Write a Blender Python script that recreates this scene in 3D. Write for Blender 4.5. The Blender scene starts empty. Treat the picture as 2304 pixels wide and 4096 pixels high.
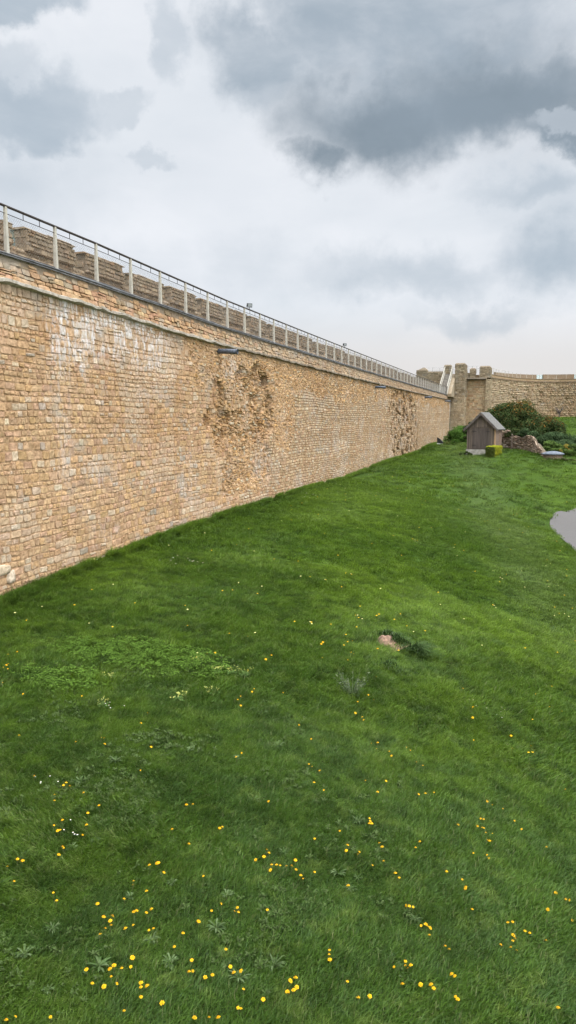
import bpy, math, random
import numpy as np
from mathutils import Vector
R = np.random.default_rng(7)
random.seed(7)
C = bpy.context.scene.collection
scene = bpy.context.scene
rad = math.radians

# ------------------------------------------------------------------ small tools
def link(o, parent=None):
    C.objects.link(o)
    if parent is not None: o.parent = parent
    return o
def tag(o, label=None, cat=None, group=None, kind=None):
    if label: o['label'] = label
    if cat: o['category'] = cat
    if group: o['group'] = group
    if kind: o['kind'] = kind
    return o
def empty(name, loc=(0,0,0), rz=0.0, label=None, cat=None, group=None):
    o = bpy.data.objects.new(name, None); o.empty_display_size = .1
    o.location = loc; o.rotation_euler = (0,0,rz)
    link(o); tag(o, label, cat, group); return o
def np_mesh(name, verts, quads, col=None, attrs=None, smooth=True):
    """verts (N,3); quads (M,4) ints, a quad whose last index is -1 is a triangle"""
    verts = np.asarray(verts, np.float32).reshape(-1,3); quads = np.asarray(quads, np.int32).reshape(-1,4)
    me = bpy.data.meshes.new(name)
    tri = quads[:,3] < 0
    cnt = np.where(tri, 3, 4).astype(np.int32)
    loops = quads.reshape(-1)[(quads >= 0).reshape(-1)]
    me.vertices.add(len(verts)); me.vertices.foreach_set('co', verts.reshape(-1))
    me.loops.add(len(loops)); me.loops.foreach_set('vertex_index', loops.astype(np.int32))
    me.polygons.add(len(quads))
    st = np.concatenate([[0], np.cumsum(cnt)[:-1]]).astype(np.int32)
    me.polygons.foreach_set('loop_start', st); me.polygons.foreach_set('loop_total', cnt)
    me.polygons.foreach_set('use_smooth', np.full(len(quads), smooth))
    me.update(calc_edges=True)
    if col is not None:
        a = me.color_attributes.new('Col', 'FLOAT_COLOR', 'POINT')
        c4 = np.ones((len(verts),4), np.float32); c4[:,:3] = col
        a.data.foreach_set('color', c4.reshape(-1))
    for k, v in (attrs or {}).items():
        a = me.attributes.new(k, 'FLOAT', 'POINT'); a.data.foreach_set('value', np.asarray(v, np.float32))
    me.validate()
    return me
def obj(name, me, mat, parent=None, loc=None):
    o = bpy.data.objects.new(name, me)
    if mat is not None and not me.materials: me.materials.append(mat)
    link(o, parent)
    if loc is not None: o.location = loc
    return o
class MB:
    """collects shapes into one mesh"""
    def __init__(s): s.v=[]; s.q=[]; s.c=[]; s.a=[]; s.n=0
    def add(s, v, q, col=(.5,.5,.5), lime=0.0):
        v = np.asarray(v, float).reshape(-1,3); q = np.asarray(q, int).reshape(-1,4)
        s.q.append(np.where(q >= 0, q + s.n, -1)); s.v.append(v); s.n += len(v)
        c = np.empty((len(v),3)); c[:] = col; s.c.append(c)
        l = np.empty(len(v)); l[:] = lime; s.a.append(l); return s
    def box(s, lo, hi, col=(.5,.5,.5)):
        (a,b,c),(d,e,f) = lo, hi
        v = [(a,b,c),(d,b,c),(d,e,c),(a,e,c),(a,b,f),(d,b,f),(d,e,f),(a,e,f)]
        return s.add(v, HEX, col)
    def hexa(s, v8, col=(.5,.5,.5)): return s.add(v8, HEX, col)
    def tube(s, p0, p1, r0, r1=None, n=8, col=(.5,.5,.5), cap=True):
        p0 = np.array(p0,float); p1 = np.array(p1,float); r1 = r0 if r1 is None else r1
        d = p1-p0; d /= np.linalg.norm(d)
        a = np.cross(d, (0,0,1.) if abs(d[2])<.9 else (1.,0,0)); a /= np.linalg.norm(a); b = np.cross(d,a)
        t = np.arange(n)*2*math.pi/n
        ring = np.cos(t)[:,None]*a + np.sin(t)[:,None]*b
        v = np.concatenate([p0+ring*r0, p1+ring*r1, [p0],[p1]])
        q = [(i,(i+1)%n,n+(i+1)%n,n+i) for i in range(n)]
        if cap: q += [((i+1)%n,i,2*n,-1) for i in range(n)] + [(n+i,n+(i+1)%n,2*n+1,-1) for i in range(n)]
        return s.add(v, q, col)
    def mesh(s, name, smooth=False):
        v=np.concatenate(s.v); return np_mesh(name, v, np.concatenate(s.q), np.concatenate(s.c), {'lime':np.concatenate(s.a)}, smooth)
    def build(s, name, mat, parent=None, smooth=False, loc=None): return obj(name, s.mesh(name, smooth), mat, parent, loc)
HEX = [(3,2,1,0),(4,5,6,7),(0,1,5,4),(1,2,6,5),(2,3,7,6),(3,0,4,7)]

def vnoise(x, y, seed=0):
    """2-D value noise, 0..1"""
    x = np.asarray(x,float); y = np.asarray(y,float)
    xi = np.floor(x).astype(np.int64); yi = np.floor(y).astype(np.int64); fx = x-xi; fy = y-yi
    def h(a,b):
        n = (a*374761393 + b*668265263 + seed*974711 + 12345) & 0xffffffff
        n = ((n ^ (n >> 13)) * 1274126177) & 0xffffffff
        return ((n ^ (n >> 16)) & 0xffff)/65535.
    ux = fx*fx*(3-2*fx); uy = fy*fy*(3-2*fy)
    return (h(xi,yi)*(1-ux)+h(xi+1,yi)*ux)*(1-uy) + (h(xi,yi+1)*(1-ux)+h(xi+1,yi+1)*ux)*uy
def fbm(x, y, seed=0, o=3):
    r = 0; a = .5; t = 0
    for k in range(o):
        r = r + a*vnoise(np.asarray(x)*2**k, np.asarray(y)*2**k, seed+k*17); t += a; a *= .5
    return r/t
def sstep(a, b, x):
    t = np.clip((np.asarray(x,float)-a)/(b-a), 0, 1); return t*t*(3-2*t)

# ------------------------------------------------------------------ terrain height (eye level is z = 0)
CP = np.array([(-12,0,-4.6),(-12,15,-4.36),(-12,18,-4.17),(-12,24,-3.99),(-12,38,-3.84),(-12,56,-3.85),(-12,85,-3.66),(-12,112,-3.35),(-12,125,-3.2),
 (-6,5,-4.75),(-6,15,-4.68),(-6,25,-4.6),(-6,40,-4.6),(-6,56,-4.4),(-7,85,-3.3),(-8,74,-3.5),(-9,100,-2.9),
 (0,-5,-5.35),(0,8,-5.52),(0,16,-5.98),(0,28,-6.15),(0,42,-6.08),(-1,55,-5.1),
 (1.4,50,-6.5),(2.9,58,-6.42),(2.,39,-6.6),(5,50,-6.65),(8,55,-6.7),(10,42,-6.85),(6,20,-7.5),(6,5,-7.2),(20,20,-8.2),(25,50,-7.2),(3,28,-7.15),(2.5,14,-6.85),
 (-4.1,73.9,-3.1),(-4,63,-3.95),(-2.8,76,-2.8),(.9,70,-3.25),(3.3,66,-3.65),(12,63,-4.1),(4,62,-5.0),
 (5,85,-2.4),(5,110,-.9),(6,145,.35),(-3,90,-2.1),(-3,120,-.4),(16,100,-1.6),(25,140,.1),(-14,150,0.)], float)
_S = 20.
def _phi(r2): return np.where(r2 > 1e-12, .5*r2*np.log(np.maximum(r2,1e-12)), 0)
_A = CP[:,:2]/_S
_n = len(CP); _M = np.zeros((_n+3,_n+3))
_M[:_n,:_n] = _phi(((_A[:,None]-_A[None])**2).sum(-1)) + np.eye(_n)*.004
_M[:_n,_n] = 1; _M[:_n,_n+1:] = _A; _M[_n,:_n] = 1; _M[_n+1:,:_n] = _A.T
_W = np.linalg.solve(_M, np.concatenate([CP[:,2],[0,0,0]]))
def ground(x, y, bumps=True):
    x = np.asarray(x,float); y = np.asarray(y,float); sh = np.broadcast(x,y).shape
    xx = np.broadcast_to(x,sh).reshape(-1); yy = np.broadcast_to(y,sh).reshape(-1); out = np.empty(len(xx))
    cx = np.clip(xx,-14,26); cy = np.clip(yy,-8,150)
    for k in range(0,len(xx),20000):
        p = np.stack([cx[k:k+20000],cy[k:k+20000]],-1)/_S
        out[k:k+20000] = _phi(((p[:,None]-_A[None])**2).sum(-1))@_W[:_n] + _W[_n] + p@_W[_n+1:]
    if bumps:
        out += .10*(fbm(xx*.55,yy*.4,3,3)-.5)*np.clip(1.4-np.hypot(xx,yy)/60,.25,1) + .085*(fbm(xx*1.7,yy*1.4,9,2)-.5)*np.clip(1.3-np.hypot(xx,yy)/45,.1,1)
    return out.reshape(sh)
def G(x,y): return float(ground(np.array([x]),np.array([y]))[0])

# ------------------------------------------------------------------ materials
def nodes(name):
    m = bpy.data.materials.new(name); m.use_nodes = True
    nt = m.node_tree; nt.nodes.clear(); return m, NT(nt)
class NT:
    def __init__(s, nt): s.nt = nt
    def n(s, t, ins=None, **kw):
        nd = s.nt.nodes.new(t)
        for k,v in kw.items(): setattr(nd,k,v)
        for k,v in (ins or {}).items():
            sk = nd.inputs[k]
            if isinstance(v, bpy.types.NodeSocket): s.nt.links.new(v, sk)
            else: sk.default_value = v
        return nd
    def math(s, op, a, b=None, c=None, clamp=False):
        ins = {0:a}
        if b is not None: ins[1]=b
        if c is not None: ins[2]=c
        return s.n('ShaderNodeMath', ins, operation=op, use_clamp=clamp).outputs[0]
    def mix(s, f, a, b, blend='MIX'):
        nd = s.n('ShaderNodeMix', data_type='RGBA', blend_type=blend)
        for k,v in ((0,f),(6,a),(7,b)):
            if isinstance(v, bpy.types.NodeSocket): s.nt.links.new(v, nd.inputs[k])
            else: nd.inputs[k].default_value = (v if k==0 else (tuple(v)+(1,))[:4])
        return nd.outputs[2]
    def noise(s, vec, scale, detail=3, rough=.55, dist=0):
        return s.n('ShaderNodeTexNoise', {'Vector':vec,'Scale':scale,'Detail':detail,'Roughness':rough,'Distortion':dist}).outputs['Fac']
    def mr(s, v, a, b, c=0., d=1., smooth=True):
        return s.n('ShaderNodeMapRange', {0:v,1:a,2:b,3:c,4:d}, interpolation_type='SMOOTHSTEP' if smooth else 'LINEAR').outputs[0]
    def attr(s, name, out='Color'): return s.n('ShaderNodeAttribute', attribute_name=name).outputs[out]
    def pos(s): return s.n('ShaderNodeNewGeometry').outputs['Position']
    def scalev(s, v, sc): return s.n('ShaderNodeVectorMath', {0:v,1:sc}, operation='MULTIPLY').outputs[0]
    def out(s, sh): s.n('ShaderNodeOutputMaterial', {'Surface':sh})
    def bsdf(s, **k):
        return s.n('ShaderNodeBsdfPrincipled', {a.replace('_',' '):b for a,b in k.items()}).outputs[0]

def mat_stone(name, bump=.5, lichen=0., tint=(1,1,1)):
    m, t = nodes(name); p = t.pos()
    col = t.attr('Col'); lime = t.attr('lime','Fac')
    f = t.noise(p, 9., 5, .65)
    col = t.mix(1., col, t.mix(t.mr(f,.25,.75), (.62,.58,.52), (1.22,1.2,1.18)), 'MULTIPLY')
    g = t.noise(p, 55., 3, .6)
    col = t.mix(1., col, t.mix(t.mr(g,.3,.7), (.78,.76,.74), (1.16,1.16,1.15)), 'MULTIPLY')
    big = t.noise(t.scalev(p,(1,1,.7)), .45, 4, .6)
    col = t.mix(t.mr(big,.45,.75,0,.6), col, t.mix(1., col, (.82,.71,.61), 'MULTIPLY'))
    big2 = t.noise(t.scalev(p,(1,.6,1)), 1.3, 4, .6)
    col = t.mix(t.mr(big2,.54,.72,0,.5), col, (.30,.285,.25))
    st = t.noise(t.scalev(p,(1.6,1.6,.75)), 1.7, 6, .68)
    st2 = t.noise(t.scalev(p,(1,1,.35)), 9., 4, .6)
    lm = t.math('MULTIPLY', t.math('MULTIPLY', lime, t.mr(st,.42,.54)), t.mr(st2,.34,.66), clamp=True)
    lm = t.math('MULTIPLY', lm, .95)
    col = t.mix(lm, col, (.60,.60,.60))
    if lichen:
        l = t.noise(p, 4.5, 5, .7)
        col = t.mix(t.mr(l,.5,.66,0,lichen), col, (.13,.125,.10))
    if tint != (1,1,1): col = t.mix(1., col, tint, 'MULTIPLY')
    h = t.math('ADD', t.math('MULTIPLY', t.noise(p, 26., 5, .65), .6), t.math('MULTIPLY', t.noise(p, 90., 2, .5), .25))
    b = t.n('ShaderNodeBump', {'Strength':bump,'Distance':.03,'Height':h}).outputs[0]
    t.out(t.bsdf(Base_Color=col, Roughness=.95, Normal=b, Specular_IOR_Level=.15)); return m
def mat_plain(name, col, rough=.6, metal=0., var=.25, scale=6., bump=.0, stretch=(1,1,1), spec=.4):
    m, t = nodes(name); p = t.scalev(t.n('ShaderNodeTexCoord').outputs['Object'], stretch)
    f = t.noise(p, scale, 5, .6)
    c = t.mix(t.mr(f,.3,.7), tuple(x*(1-var) for x in col), tuple(min(1,x*(1+var)) for x in col))
    k = dict(Base_Color=c, Roughness=rough, Metallic=metal, Specular_IOR_Level=spec)
    if bump: k['Normal'] = t.n('ShaderNodeBump', {'Strength':bump,'Distance':.02,'Height':f}).outputs[0]
    t.out(t.bsdf(**k)); return m

def grass_colour(t, p):
    """large scale colour patches shared by the soil sheet and the blades"""
    a = t.noise(p, .16, 4, .6); b = t.noise(p, .75, 4, .6); c = t.noise(p, 3.2, 3, .6)
    col = t.mix(t.mr(a,.36,.64), (.055,.112,.013), (.105,.180,.019))
    col = t.mix(t.mr(b,.52,.68,0,.75), col, (.036,.078,.012))
    sx = t.n('ShaderNodeSeparateXYZ', {0:p})
    d = t.n('ShaderNodeVectorMath', {0:p}, operation='LENGTH').outputs['Value']
    near = t.mr(d, 8., 24., 1., 0.)
    e = t.noise(p, 1.1, 4, .65)
    col = t.mix(t.math('MULTIPLY', near, t.mr(e,.48,.62,0,.65)), col, (.056,.108,.034))
    e2 = t.noise(p, 2.1, 4, .6)
    col = t.mix(t.math('MULTIPLY', t.mr(d,14.,30.,1.,.45), t.mr(e2,.47,.62,0,.85)), col, (.030,.060,.010))  # dark mottles: soft shade among the grass lumps put into the colour
    col = t.mix(t.math('MULTIPLY', near, .55), col, (.030,.072,.010))
    far = t.mr(d, 22., 48.)
    col = t.mix(t.math('MULTIPLY', far, t.mr(b,.3,.7,.15,.55)), col, (.076,.128,.026))
    col = t.mix(t.mr(c,.52,.68,0,.6), col, (.098,.156,.032))
    # thin pale strip painting brighter light onto the outer shoulder of the bank
    ln = t.math('ABSOLUTE', t.math('SUBTRACT', sx.outputs[0], t.math('MULTIPLY_ADD', sx.outputs[1], -.15, 5.2)))
    strip = t.math('MULTIPLY', t.mr(ln, .4, 2.6, 1., 0.), t.mr(sx.outputs[1], 16., 30.))
    col = t.mix(t.math('MULTIPLY', strip, t.mr(c,.3,.7,.25,.55)), col, (.115,.165,.060))
    dry = t.noise(p, 2.7, 5, .7)
    col = t.mix(t.mr(dry,.62,.74,0,.32), col, (.105,.110,.038))
    return col
def mat_grass():
    m, t = nodes('grass_blades'); p = t.pos()
    col = grass_colour(t, p)
    rnd = t.n('ShaderNodeObjectInfo').outputs['Random']
    col = t.mix(1., col, t.mix(rnd, (.72,.74,.7), (1.4,1.34,1.25)), 'MULTIPLY')
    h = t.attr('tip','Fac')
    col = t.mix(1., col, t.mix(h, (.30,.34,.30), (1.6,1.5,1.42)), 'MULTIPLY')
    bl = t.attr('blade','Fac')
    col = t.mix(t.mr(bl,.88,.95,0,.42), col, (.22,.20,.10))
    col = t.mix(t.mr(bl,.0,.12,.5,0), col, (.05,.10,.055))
    d = t.bsdf(Base_Color=col, Roughness=.55, Specular_IOR_Level=.28)
    tr = t.n('ShaderNodeBsdfTranslucent', {'Color':t.mix(1.,col,(1.3,1.35,.8),'MULTIPLY')}).outputs[0]
    t.out(t.n('ShaderNodeMixShader', {0:.28,1:d,2:tr}).outputs[0]); return m
def mat_soil():
    m, t = nodes('turf_soil'); p = t.pos()
    col = t.mix(1., grass_colour(t,p), (.52,.54,.48), 'MULTIPLY')  # turf colour darkened so gaps between blades read as shade
    f = t.noise(p, 14., 5, .7)
    col = t.mix(1., col, t.mix(t.mr(f,.3,.7), (.6,.6,.56), (1.25,1.25,1.15)), 'MULTIPLY')
    b = t.n('ShaderNodeBump', {'Strength':.8,'Distance':.06,'Height':f}).outputs[0]
    t.out(t.bsdf(Base_Color=col, Roughness=1., Normal=b, Specular_IOR_Level=.1)); return m
def mat_leaf(name, tr=.25, rough=.6):
    m, t = nodes(name); col = t.attr('Col'); p = t.pos()
    col = t.mix(1., col, t.mix(t.noise(p,30.,2), (.6,.6,.6), (1.4,1.4,1.4)), 'MULTIPLY')
    d = t.bsdf(Base_Color=col, Roughness=rough, Specular_IOR_Level=.15)
    s = t.n('ShaderNodeBsdfTranslucent', {'Color':col}).outputs[0]
    t.out(t.n('ShaderNodeMixShader', {0:tr,1:d,2:s}).outputs[0]); return m
def mat_glass():
    m, t = nodes('safety_glass')
    a = t.n('ShaderNodeBsdfTransparent', {'Color':(.86,.95,.95,1)}).outputs[0]
    g = t.n('ShaderNodeBsdfGlossy', {'Color':(.9,1,1,1),'Roughness':.08}).outputs[0]
    d = t.n('ShaderNodeBsdfDiffuse', {'Color':(.60,.67,.67,1)}).outputs[0]
    gd = t.n('ShaderNodeMixShader', {0:.5,1:g,2:d}).outputs[0]
    t.out(t.n('ShaderNodeMixShader', {0:.13,1:a,2:gd}).outputs[0]); return m

M_STONE = mat_stone('honey_limestone', .55, 0., (1.05,1.005,.985))
M_GREY = mat_stone('weathered_grey_limestone', .6, .4, (1.1,1.0,.93))
M_FAR = mat_stone('far_limestone', .5)
M_POST = mat_plain('pale_post_paint', (.40,.37,.31), .7, 0, .15, 4)
M_RAIL = mat_plain('dark_bronze_rail', (.045,.035,.032), .45, .3, .2, 5)
M_WIRE = mat_plain('steel_wire', (.30,.30,.29), .4, .5, .1)
M_LEAD = mat_plain('lead_grey', (.105,.105,.108), .55, .2, .35, 3)
M_IRON = mat_plain('iron_spout', (.075,.085,.105), .5, .3, .4, 9)
M_GLASS = mat_glass()
M_BLACK = mat_plain('black_housing', (.02,.02,.022), .5)
M_LENS = mat_plain('lamp_lens', (.35,.37,.38), .15, 0, .05)
M_WOODG = mat_plain('weathered_boards', (.118,.090,.070), .85, 0, .5, 3, .3, (6,6,.12))
M_DOOR = mat_plain('door_boards', (.082,.064,.054), .85, 0, .5, 3, .3, (6,6,.12))
M_WOODB = mat_plain('brown_boards', (.17,.118,.085), .85, 0, .4, 5, .5, (.7,9,9))
M_WOODW = mat_plain('honey_boards', (.33,.21,.12), .85, 0, .35, 5, .4, (9,9,.7))
M_ROOF = mat_plain('felt_roof', (.105,.100,.090), .8, 0, .3, 5, .4)
M_BARGE = mat_plain('barge_board', (.095,.075,.065), .8, 0, .3, 5)
M_CONC = mat_plain('concrete_base', (.33,.31,.27), .9, 0, .3, 3, .4)
M_TARMAC = mat_plain('path_tarmac', (.086,.080,.075), .95, 0, .3, 30, .35)
M_LEAF = mat_leaf('leaf',.25,.85)
M_PETAL = mat_leaf('petal', .2, .7)
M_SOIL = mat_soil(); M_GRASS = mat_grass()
M_EARTH = mat_plain('bare_earth', (.20,.125,.085), 1., 0, .5, 14, .8)
M_SLATE = mat_plain('grey_blue_roof', (.11,.125,.15), .8, 0, .25, 6)
M_WHITE = mat_plain('white_plastic', (.75,.75,.74), .5, 0, .05)
M_STEP = mat_plain('step_stone', (.22,.20,.17), .9, 0, .3, 4)

# ------------------------------------------------------------------ masonry
PAL_NEAR = [((.45,.315,.175),4),((.45,.325,.20),7),((.45,.315,.21),3),((.40,.28,.17),3),((.43,.36,.27),1.1),((.53,.45,.34),.7),((.41,.285,.195),1.5),((.37,.33,.275),.5)]
PAL_MID = [((.45,.35,.225),4),((.42,.31,.20),4),((.46,.375,.265),3),((.36,.265,.165),2),((.43,.385,.305),1.4),((.42,.29,.195),1),((.52,.45,.345),.8)]
PAL_COPE = [((.41,.28,.17),4),((.36,.255,.16),3),((.40,.26,.175),2),((.33,.28,.21),2),((.27,.22,.15),1),((.46,.35,.22),1)]
PAL_GREY = [((.215,.185,.14),4),((.25,.215,.165),4),((.18,.155,.12),3),((.28,.24,.18),2),((.24,.18,.12),1.5)]
PAL_RUB = [((.42,.29,.16),4),((.37,.25,.135),3),((.46,.34,.21),3),((.33,.23,.135),2),((.40,.36,.27),1),((.46,.30,.14),1)]
PAL_RUIN = [((.28,.215,.165),3),((.36,.285,.22),3),((.20,.16,.12),2),((.28,.20,.16),2),((.34,.30,.25),1)]
def pick(pal, n):
    c = np.array([p[0] for p in pal]); w = np.array([p[1] for p in pal],float)
    return c[R.choice(len(c), n, p=w/w.sum())]*R.uniform(.89,1.11,(n,1))*R.uniform(.98,1.02,(n,3))
def courses(s0, s1, h0, h1, hr, wr, split=.0):
    """rows of rectangles (s0,s1,h0,h1)"""
    out = []; h = h0; lo, hi = hr
    while h < h1-.02:
        ch = R.uniform(lo,hi)
        if R.random() < .18: ch = hi*R.uniform(.95,1.2)
        ch = min(ch, h1-h)
        if h1-h-ch < lo*.6: ch = h1-h
        s = s0 - R.uniform(0,.3)
        k = R.uniform(.75,1.25)
        while s < s1:
            w = max(lo*.8, ch*R.uniform(*wr)*k)
            a, b = max(s,s0), min(s+w,s1)
            if b-a > .04:
                if R.random() < split and ch > lo*1.5:
                    m = h + ch*R.uniform(.35,.65); out += [(a,b,h,m),(a,b,m,h+ch)]
                else: out.append((a,b,h,h+ch))
            s += w
        h += ch
    return np.array(out)
def stones(mb, rects, n=4, p=(.012,.04), base=None, rot=.0, tilt=.05, rnd=(.05,.22), jit=.012, gap=.006, cols=None, frame=None, warp=None, lime=None, edge=.02, drop=-.05):
    """individual stones: each a rounded block standing proud of the mortar"""
    N = len(rects)
    if N == 0: return
    s0,s1,h0,h1 = rects.T; W = s1-s0-gap*.55; H = h1-h0-gap*1.15; sc = (s0+s1)/2; hc = (h0+h1)/2
    e = np.minimum(edge*R.uniform(.6,1.5,N), .22*np.minimum(W,H))
    def par(L):
        z = np.zeros(N); o = np.ones(N)
        return np.stack([z,e/L,1-e/L,o],1) if n==4 else np.stack([z,e/L,.34*o+R.uniform(-.06,.06,N),.66*o+R.uniform(-.06,.06,N),1-e/L,o],1)
    U = par(W)[:,:,None]; V = par(H)[:,None,:]
    U = np.broadcast_to(U,(N,n,n)).copy(); V = np.broadcast_to(V,(N,n,n)).copy()
    a = np.abs(2*U-1); b = np.abs(2*V-1)
    k = 1 - R.uniform(rnd[0],rnd[1],N)[:,None,None]*(a*b)**3
    cj = R.normal(0,jit,(N,2,2,2))
    X = (U-.5)*W[:,None,None]*k; Y = (V-.5)*H[:,None,None]*k
    for i,(arr) in enumerate((X,Y)):
        arr += cj[:,0,0,i][:,None,None]*(1-U)*(1-V)+cj[:,1,0,i][:,None,None]*U*(1-V)+cj[:,0,1,i][:,None,None]*(1-U)*V+cj[:,1,1,i][:,None,None]*U*V
    th = R.normal(0,1,N)*rot if np.isscalar(rot) else R.normal(0,1,N)*rot
    ct,st = np.cos(th)[:,None,None], np.sin(th)[:,None,None]
    X, Y = X*ct-Y*st, X*st+Y*ct
    P = (R.uniform(p[0],p[1],N) if np.ndim(p[0])==0 else p[0]+(p[1]-p[0])*R.random(N))
    D = np.broadcast_to(P[:,None,None],(N,n,n)) + R.normal(0,.003,(N,n,n))
    D = D + R.normal(0,tilt,N)[:,None,None]*X + R.normal(0,tilt,N)[:,None,None]*Y
    ring1 = np.zeros((n,n),bool); ring1[0]=ring1[-1]=ring1[:,0]=ring1[:,-1]=True
    if n==6:
        r2 = np.ones((n,n),bool); r2[2:4,2:4]=False; r2 &= ~ring1
        D = D - r2*(.08*P)[:,None,None]
    bs = np.zeros(N) if base is None else base
    D = np.where(ring1, drop, D) + bs[:,None,None]
    S = sc[:,None,None]+X; Hh = hc[:,None,None]+Y
    if warp is not None: Hh = Hh + warp(S,Hh)
    v = np.stack([S,Hh,D],-1).reshape(-1,3)
    idx = np.arange(n*n).reshape(n,n)
    q1 = np.stack([idx[:-1,:-1],idx[1:,:-1],idx[1:,1:],idx[:-1,1:]],-1).reshape(-1,4)
    q = (q1[None]+ (np.arange(N)*n*n)[:,None,None]).reshape(-1,4)
    c = np.repeat(cols, n*n, 0)
    l = 0. if lime is None else lime(v[:,0],v[:,1])
    pos = frame(v[:,0],v[:,1],v[:,2])
    mb.add(pos, q, c, l)
def sheet(mb, s0, s1, h0, h1, step, frame, depth, col, lime=None, warp=None):
    ns = max(2,int((s1-s0)/step)+1); nh = max(2,int((h1-h0)/step)+1)
    S,Hh = np.meshgrid(np.linspace(s0,s1,ns),np.linspace(h0,h1,nh),indexing='ij')
    S = S.ravel(); Hh = Hh.ravel(); i = np.arange(ns*nh).reshape(ns,nh)
    q = np.stack([i[:-1,:-1],i[1:,:-1],i[1:,1:],i[:-1,1:]],-1).reshape(-1,4)
    D = depth(S,Hh) if callable(depth) else np.full(len(S),depth)
    mb.add(frame(S,Hh,D), q, col(S,Hh) if callable(col) else col, 0. if lime is None else lime(S,Hh))
def plane_frame(o, u, v, nrm):
    o,u,v,nrm = (np.array(a,float) for a in (o,u,v,nrm))
    return lambda s,h,d: o + s[:,None]*u + h[:,None]*v + d[:,None]*nrm
def stone_wall(mb, o, u, nrm, L, H, hr=(.14,.24), wr=(.9,2.2), pal=PAL_MID, mortar=(.40,.31,.20), n=4, rubble=0., p=(.015,.09), cap=True):
    fr = plane_frame(o, u, (0,0,1), nrm)
    sheet(mb, 0, L, 0, H, .5, fr, 0., mortar)
    rc = courses(0, L, 0, H, hr, wr)
    cc_ = pick(pal,len(rc)); cc_ *= R.uniform(.84,1.16,(len(rc),1))
    stones(mb, rc, n, p=p, rot=.02+.25*rubble, rnd=(.05,.22+.3*rubble), jit=.012+.02*rubble, cols=cc_, frame=fr)

# top line of the near wall (edge of the wall walk)
_ty = np.array([0,16,20,24,30,40,55,85,118]); _tz = np.array([3.98,3.92,3.90,3.83,3.72,3.68,3.64,3.60,3.62])
def top(y): return np.interp(y,_ty,_tz)
def strz(y): return top(y) - np.interp(y,[16,24,35,55,118],[.70,.80,.74,.80,.72])
WX = -12.0; Y0, Y1 = 11.0, 119.2

def cav(s, h):
    """depth of the eroded hollows (metres into the wall)"""
    nz = fbm(s*.8,h*.9,31,4); e = (nz-.5)*2.2
    a = 1-((s-32.0+.18*(h+1))/3.9)**2*1.0 - ((h+1.0)/3.1)**4 + e*.9
    a2 = 1-((s-33.2)/2.0)**2 - ((h-1.0)/1.6)**2 + e*.6
    a3 = 1-((s-29.3)/1.3)**2 - ((h+.5)/1.5)**2 + e*.5
    a = np.maximum(np.maximum(a,a2),a3)
    c1 = sstep(.05,.5,a)*(.09+.20*sstep(.3,.75,fbm(s*1.3,h*1.5,41,3))*sstep(-2.4,.2,h))
    c1 = c1*sstep(-3.9,-2.6,h+e*.5)
    hole = sstep(1.,.5,((s-34.6)/.42)**2+((h-1.75)/.38)**2)*.45
    b = 1-((s-76+.6*h)/8.5)**4 - ((h+.6)/3.3)**6 + e*.55
    c2 = sstep(.0,.35,b)*(.08+.32*sstep(.5,.60,fbm(s*2.0,h*3.2,52,3)))
    return c1+c2+hole
def rub(s, h):
    e = (fbm(s*.6,h*.8,61,3)-.5)*2
    z = sstep(.9,1.9,h+e*.8)*sstep(24,29,s+e*2)*sstep(66,52,s+e*6)
    z2 = sstep(1.5,2.0,h+e*.6)*sstep(25,28,s)*.9
    z3 = sstep(1,.4,((s-37.5)/2.2)**2+((h-.5)/2.6)**2+e*.5)
    z4 = sstep(0.4,1,1-((s-32)/5)**2-((h+2.6)/1.3)**2+e*.5)
    return np.maximum(np.maximum(z,z2),np.maximum(z3,z4))
def lime_f(s, h):
    top_ = strz(s)
    drop = 1.5+1.0*vnoise(s*1.3,0*s,77)
    a = sstep(16.9,18.0,s)*sstep(25.5,23.0,s)*sstep(top_-drop,top_-drop*.45,h)*.95
    b = np.exp(-((s-17.9)/.55)**2)*sstep(.2,2.2,h)*.9 + np.exp(-((s-18.9)/.3)**2)*sstep(.6,1.8,h)*1.1
    c = np.exp(-((s-30.3)/1.4)**2)*np.exp(-((h-2.1)/.5)**2)*.55
    d = np.exp(-((s-18.0)/.35)**2)*.35*sstep(-2.6,-1.2,h)
    e = sstep(.60,.8,fbm(s*.35,h*.6,88,3))*.3
    return np.clip(np.maximum.reduce([a,b,c,d,e])*sstep(top_+.05,top_-.05,h),0,1)
wall_frame = lambda s,h,d: np.stack([WX+d, s, h],-1)
def warp(S,Hh): return .07*(vnoise(S*.35,Hh*.5,5)-.5)*2 + .028*(vnoise(S*1.5,Hh*1.2,6)-.5)*2

wall = empty('castle_wall', (WX,Y0,-4.4), 0, 'long honey coloured castle wall of coursed limestone with battlements along its top', 'castle wall')
def wpart(name, mb, mat, smooth=True):
    o = mb.build(name, mat, None, smooth); o.parent = wall; o.matrix_parent_inverse = wall.matrix_basis.inverted(); return o
wall.matrix_basis
bpy.context.view_layer.update()

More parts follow.
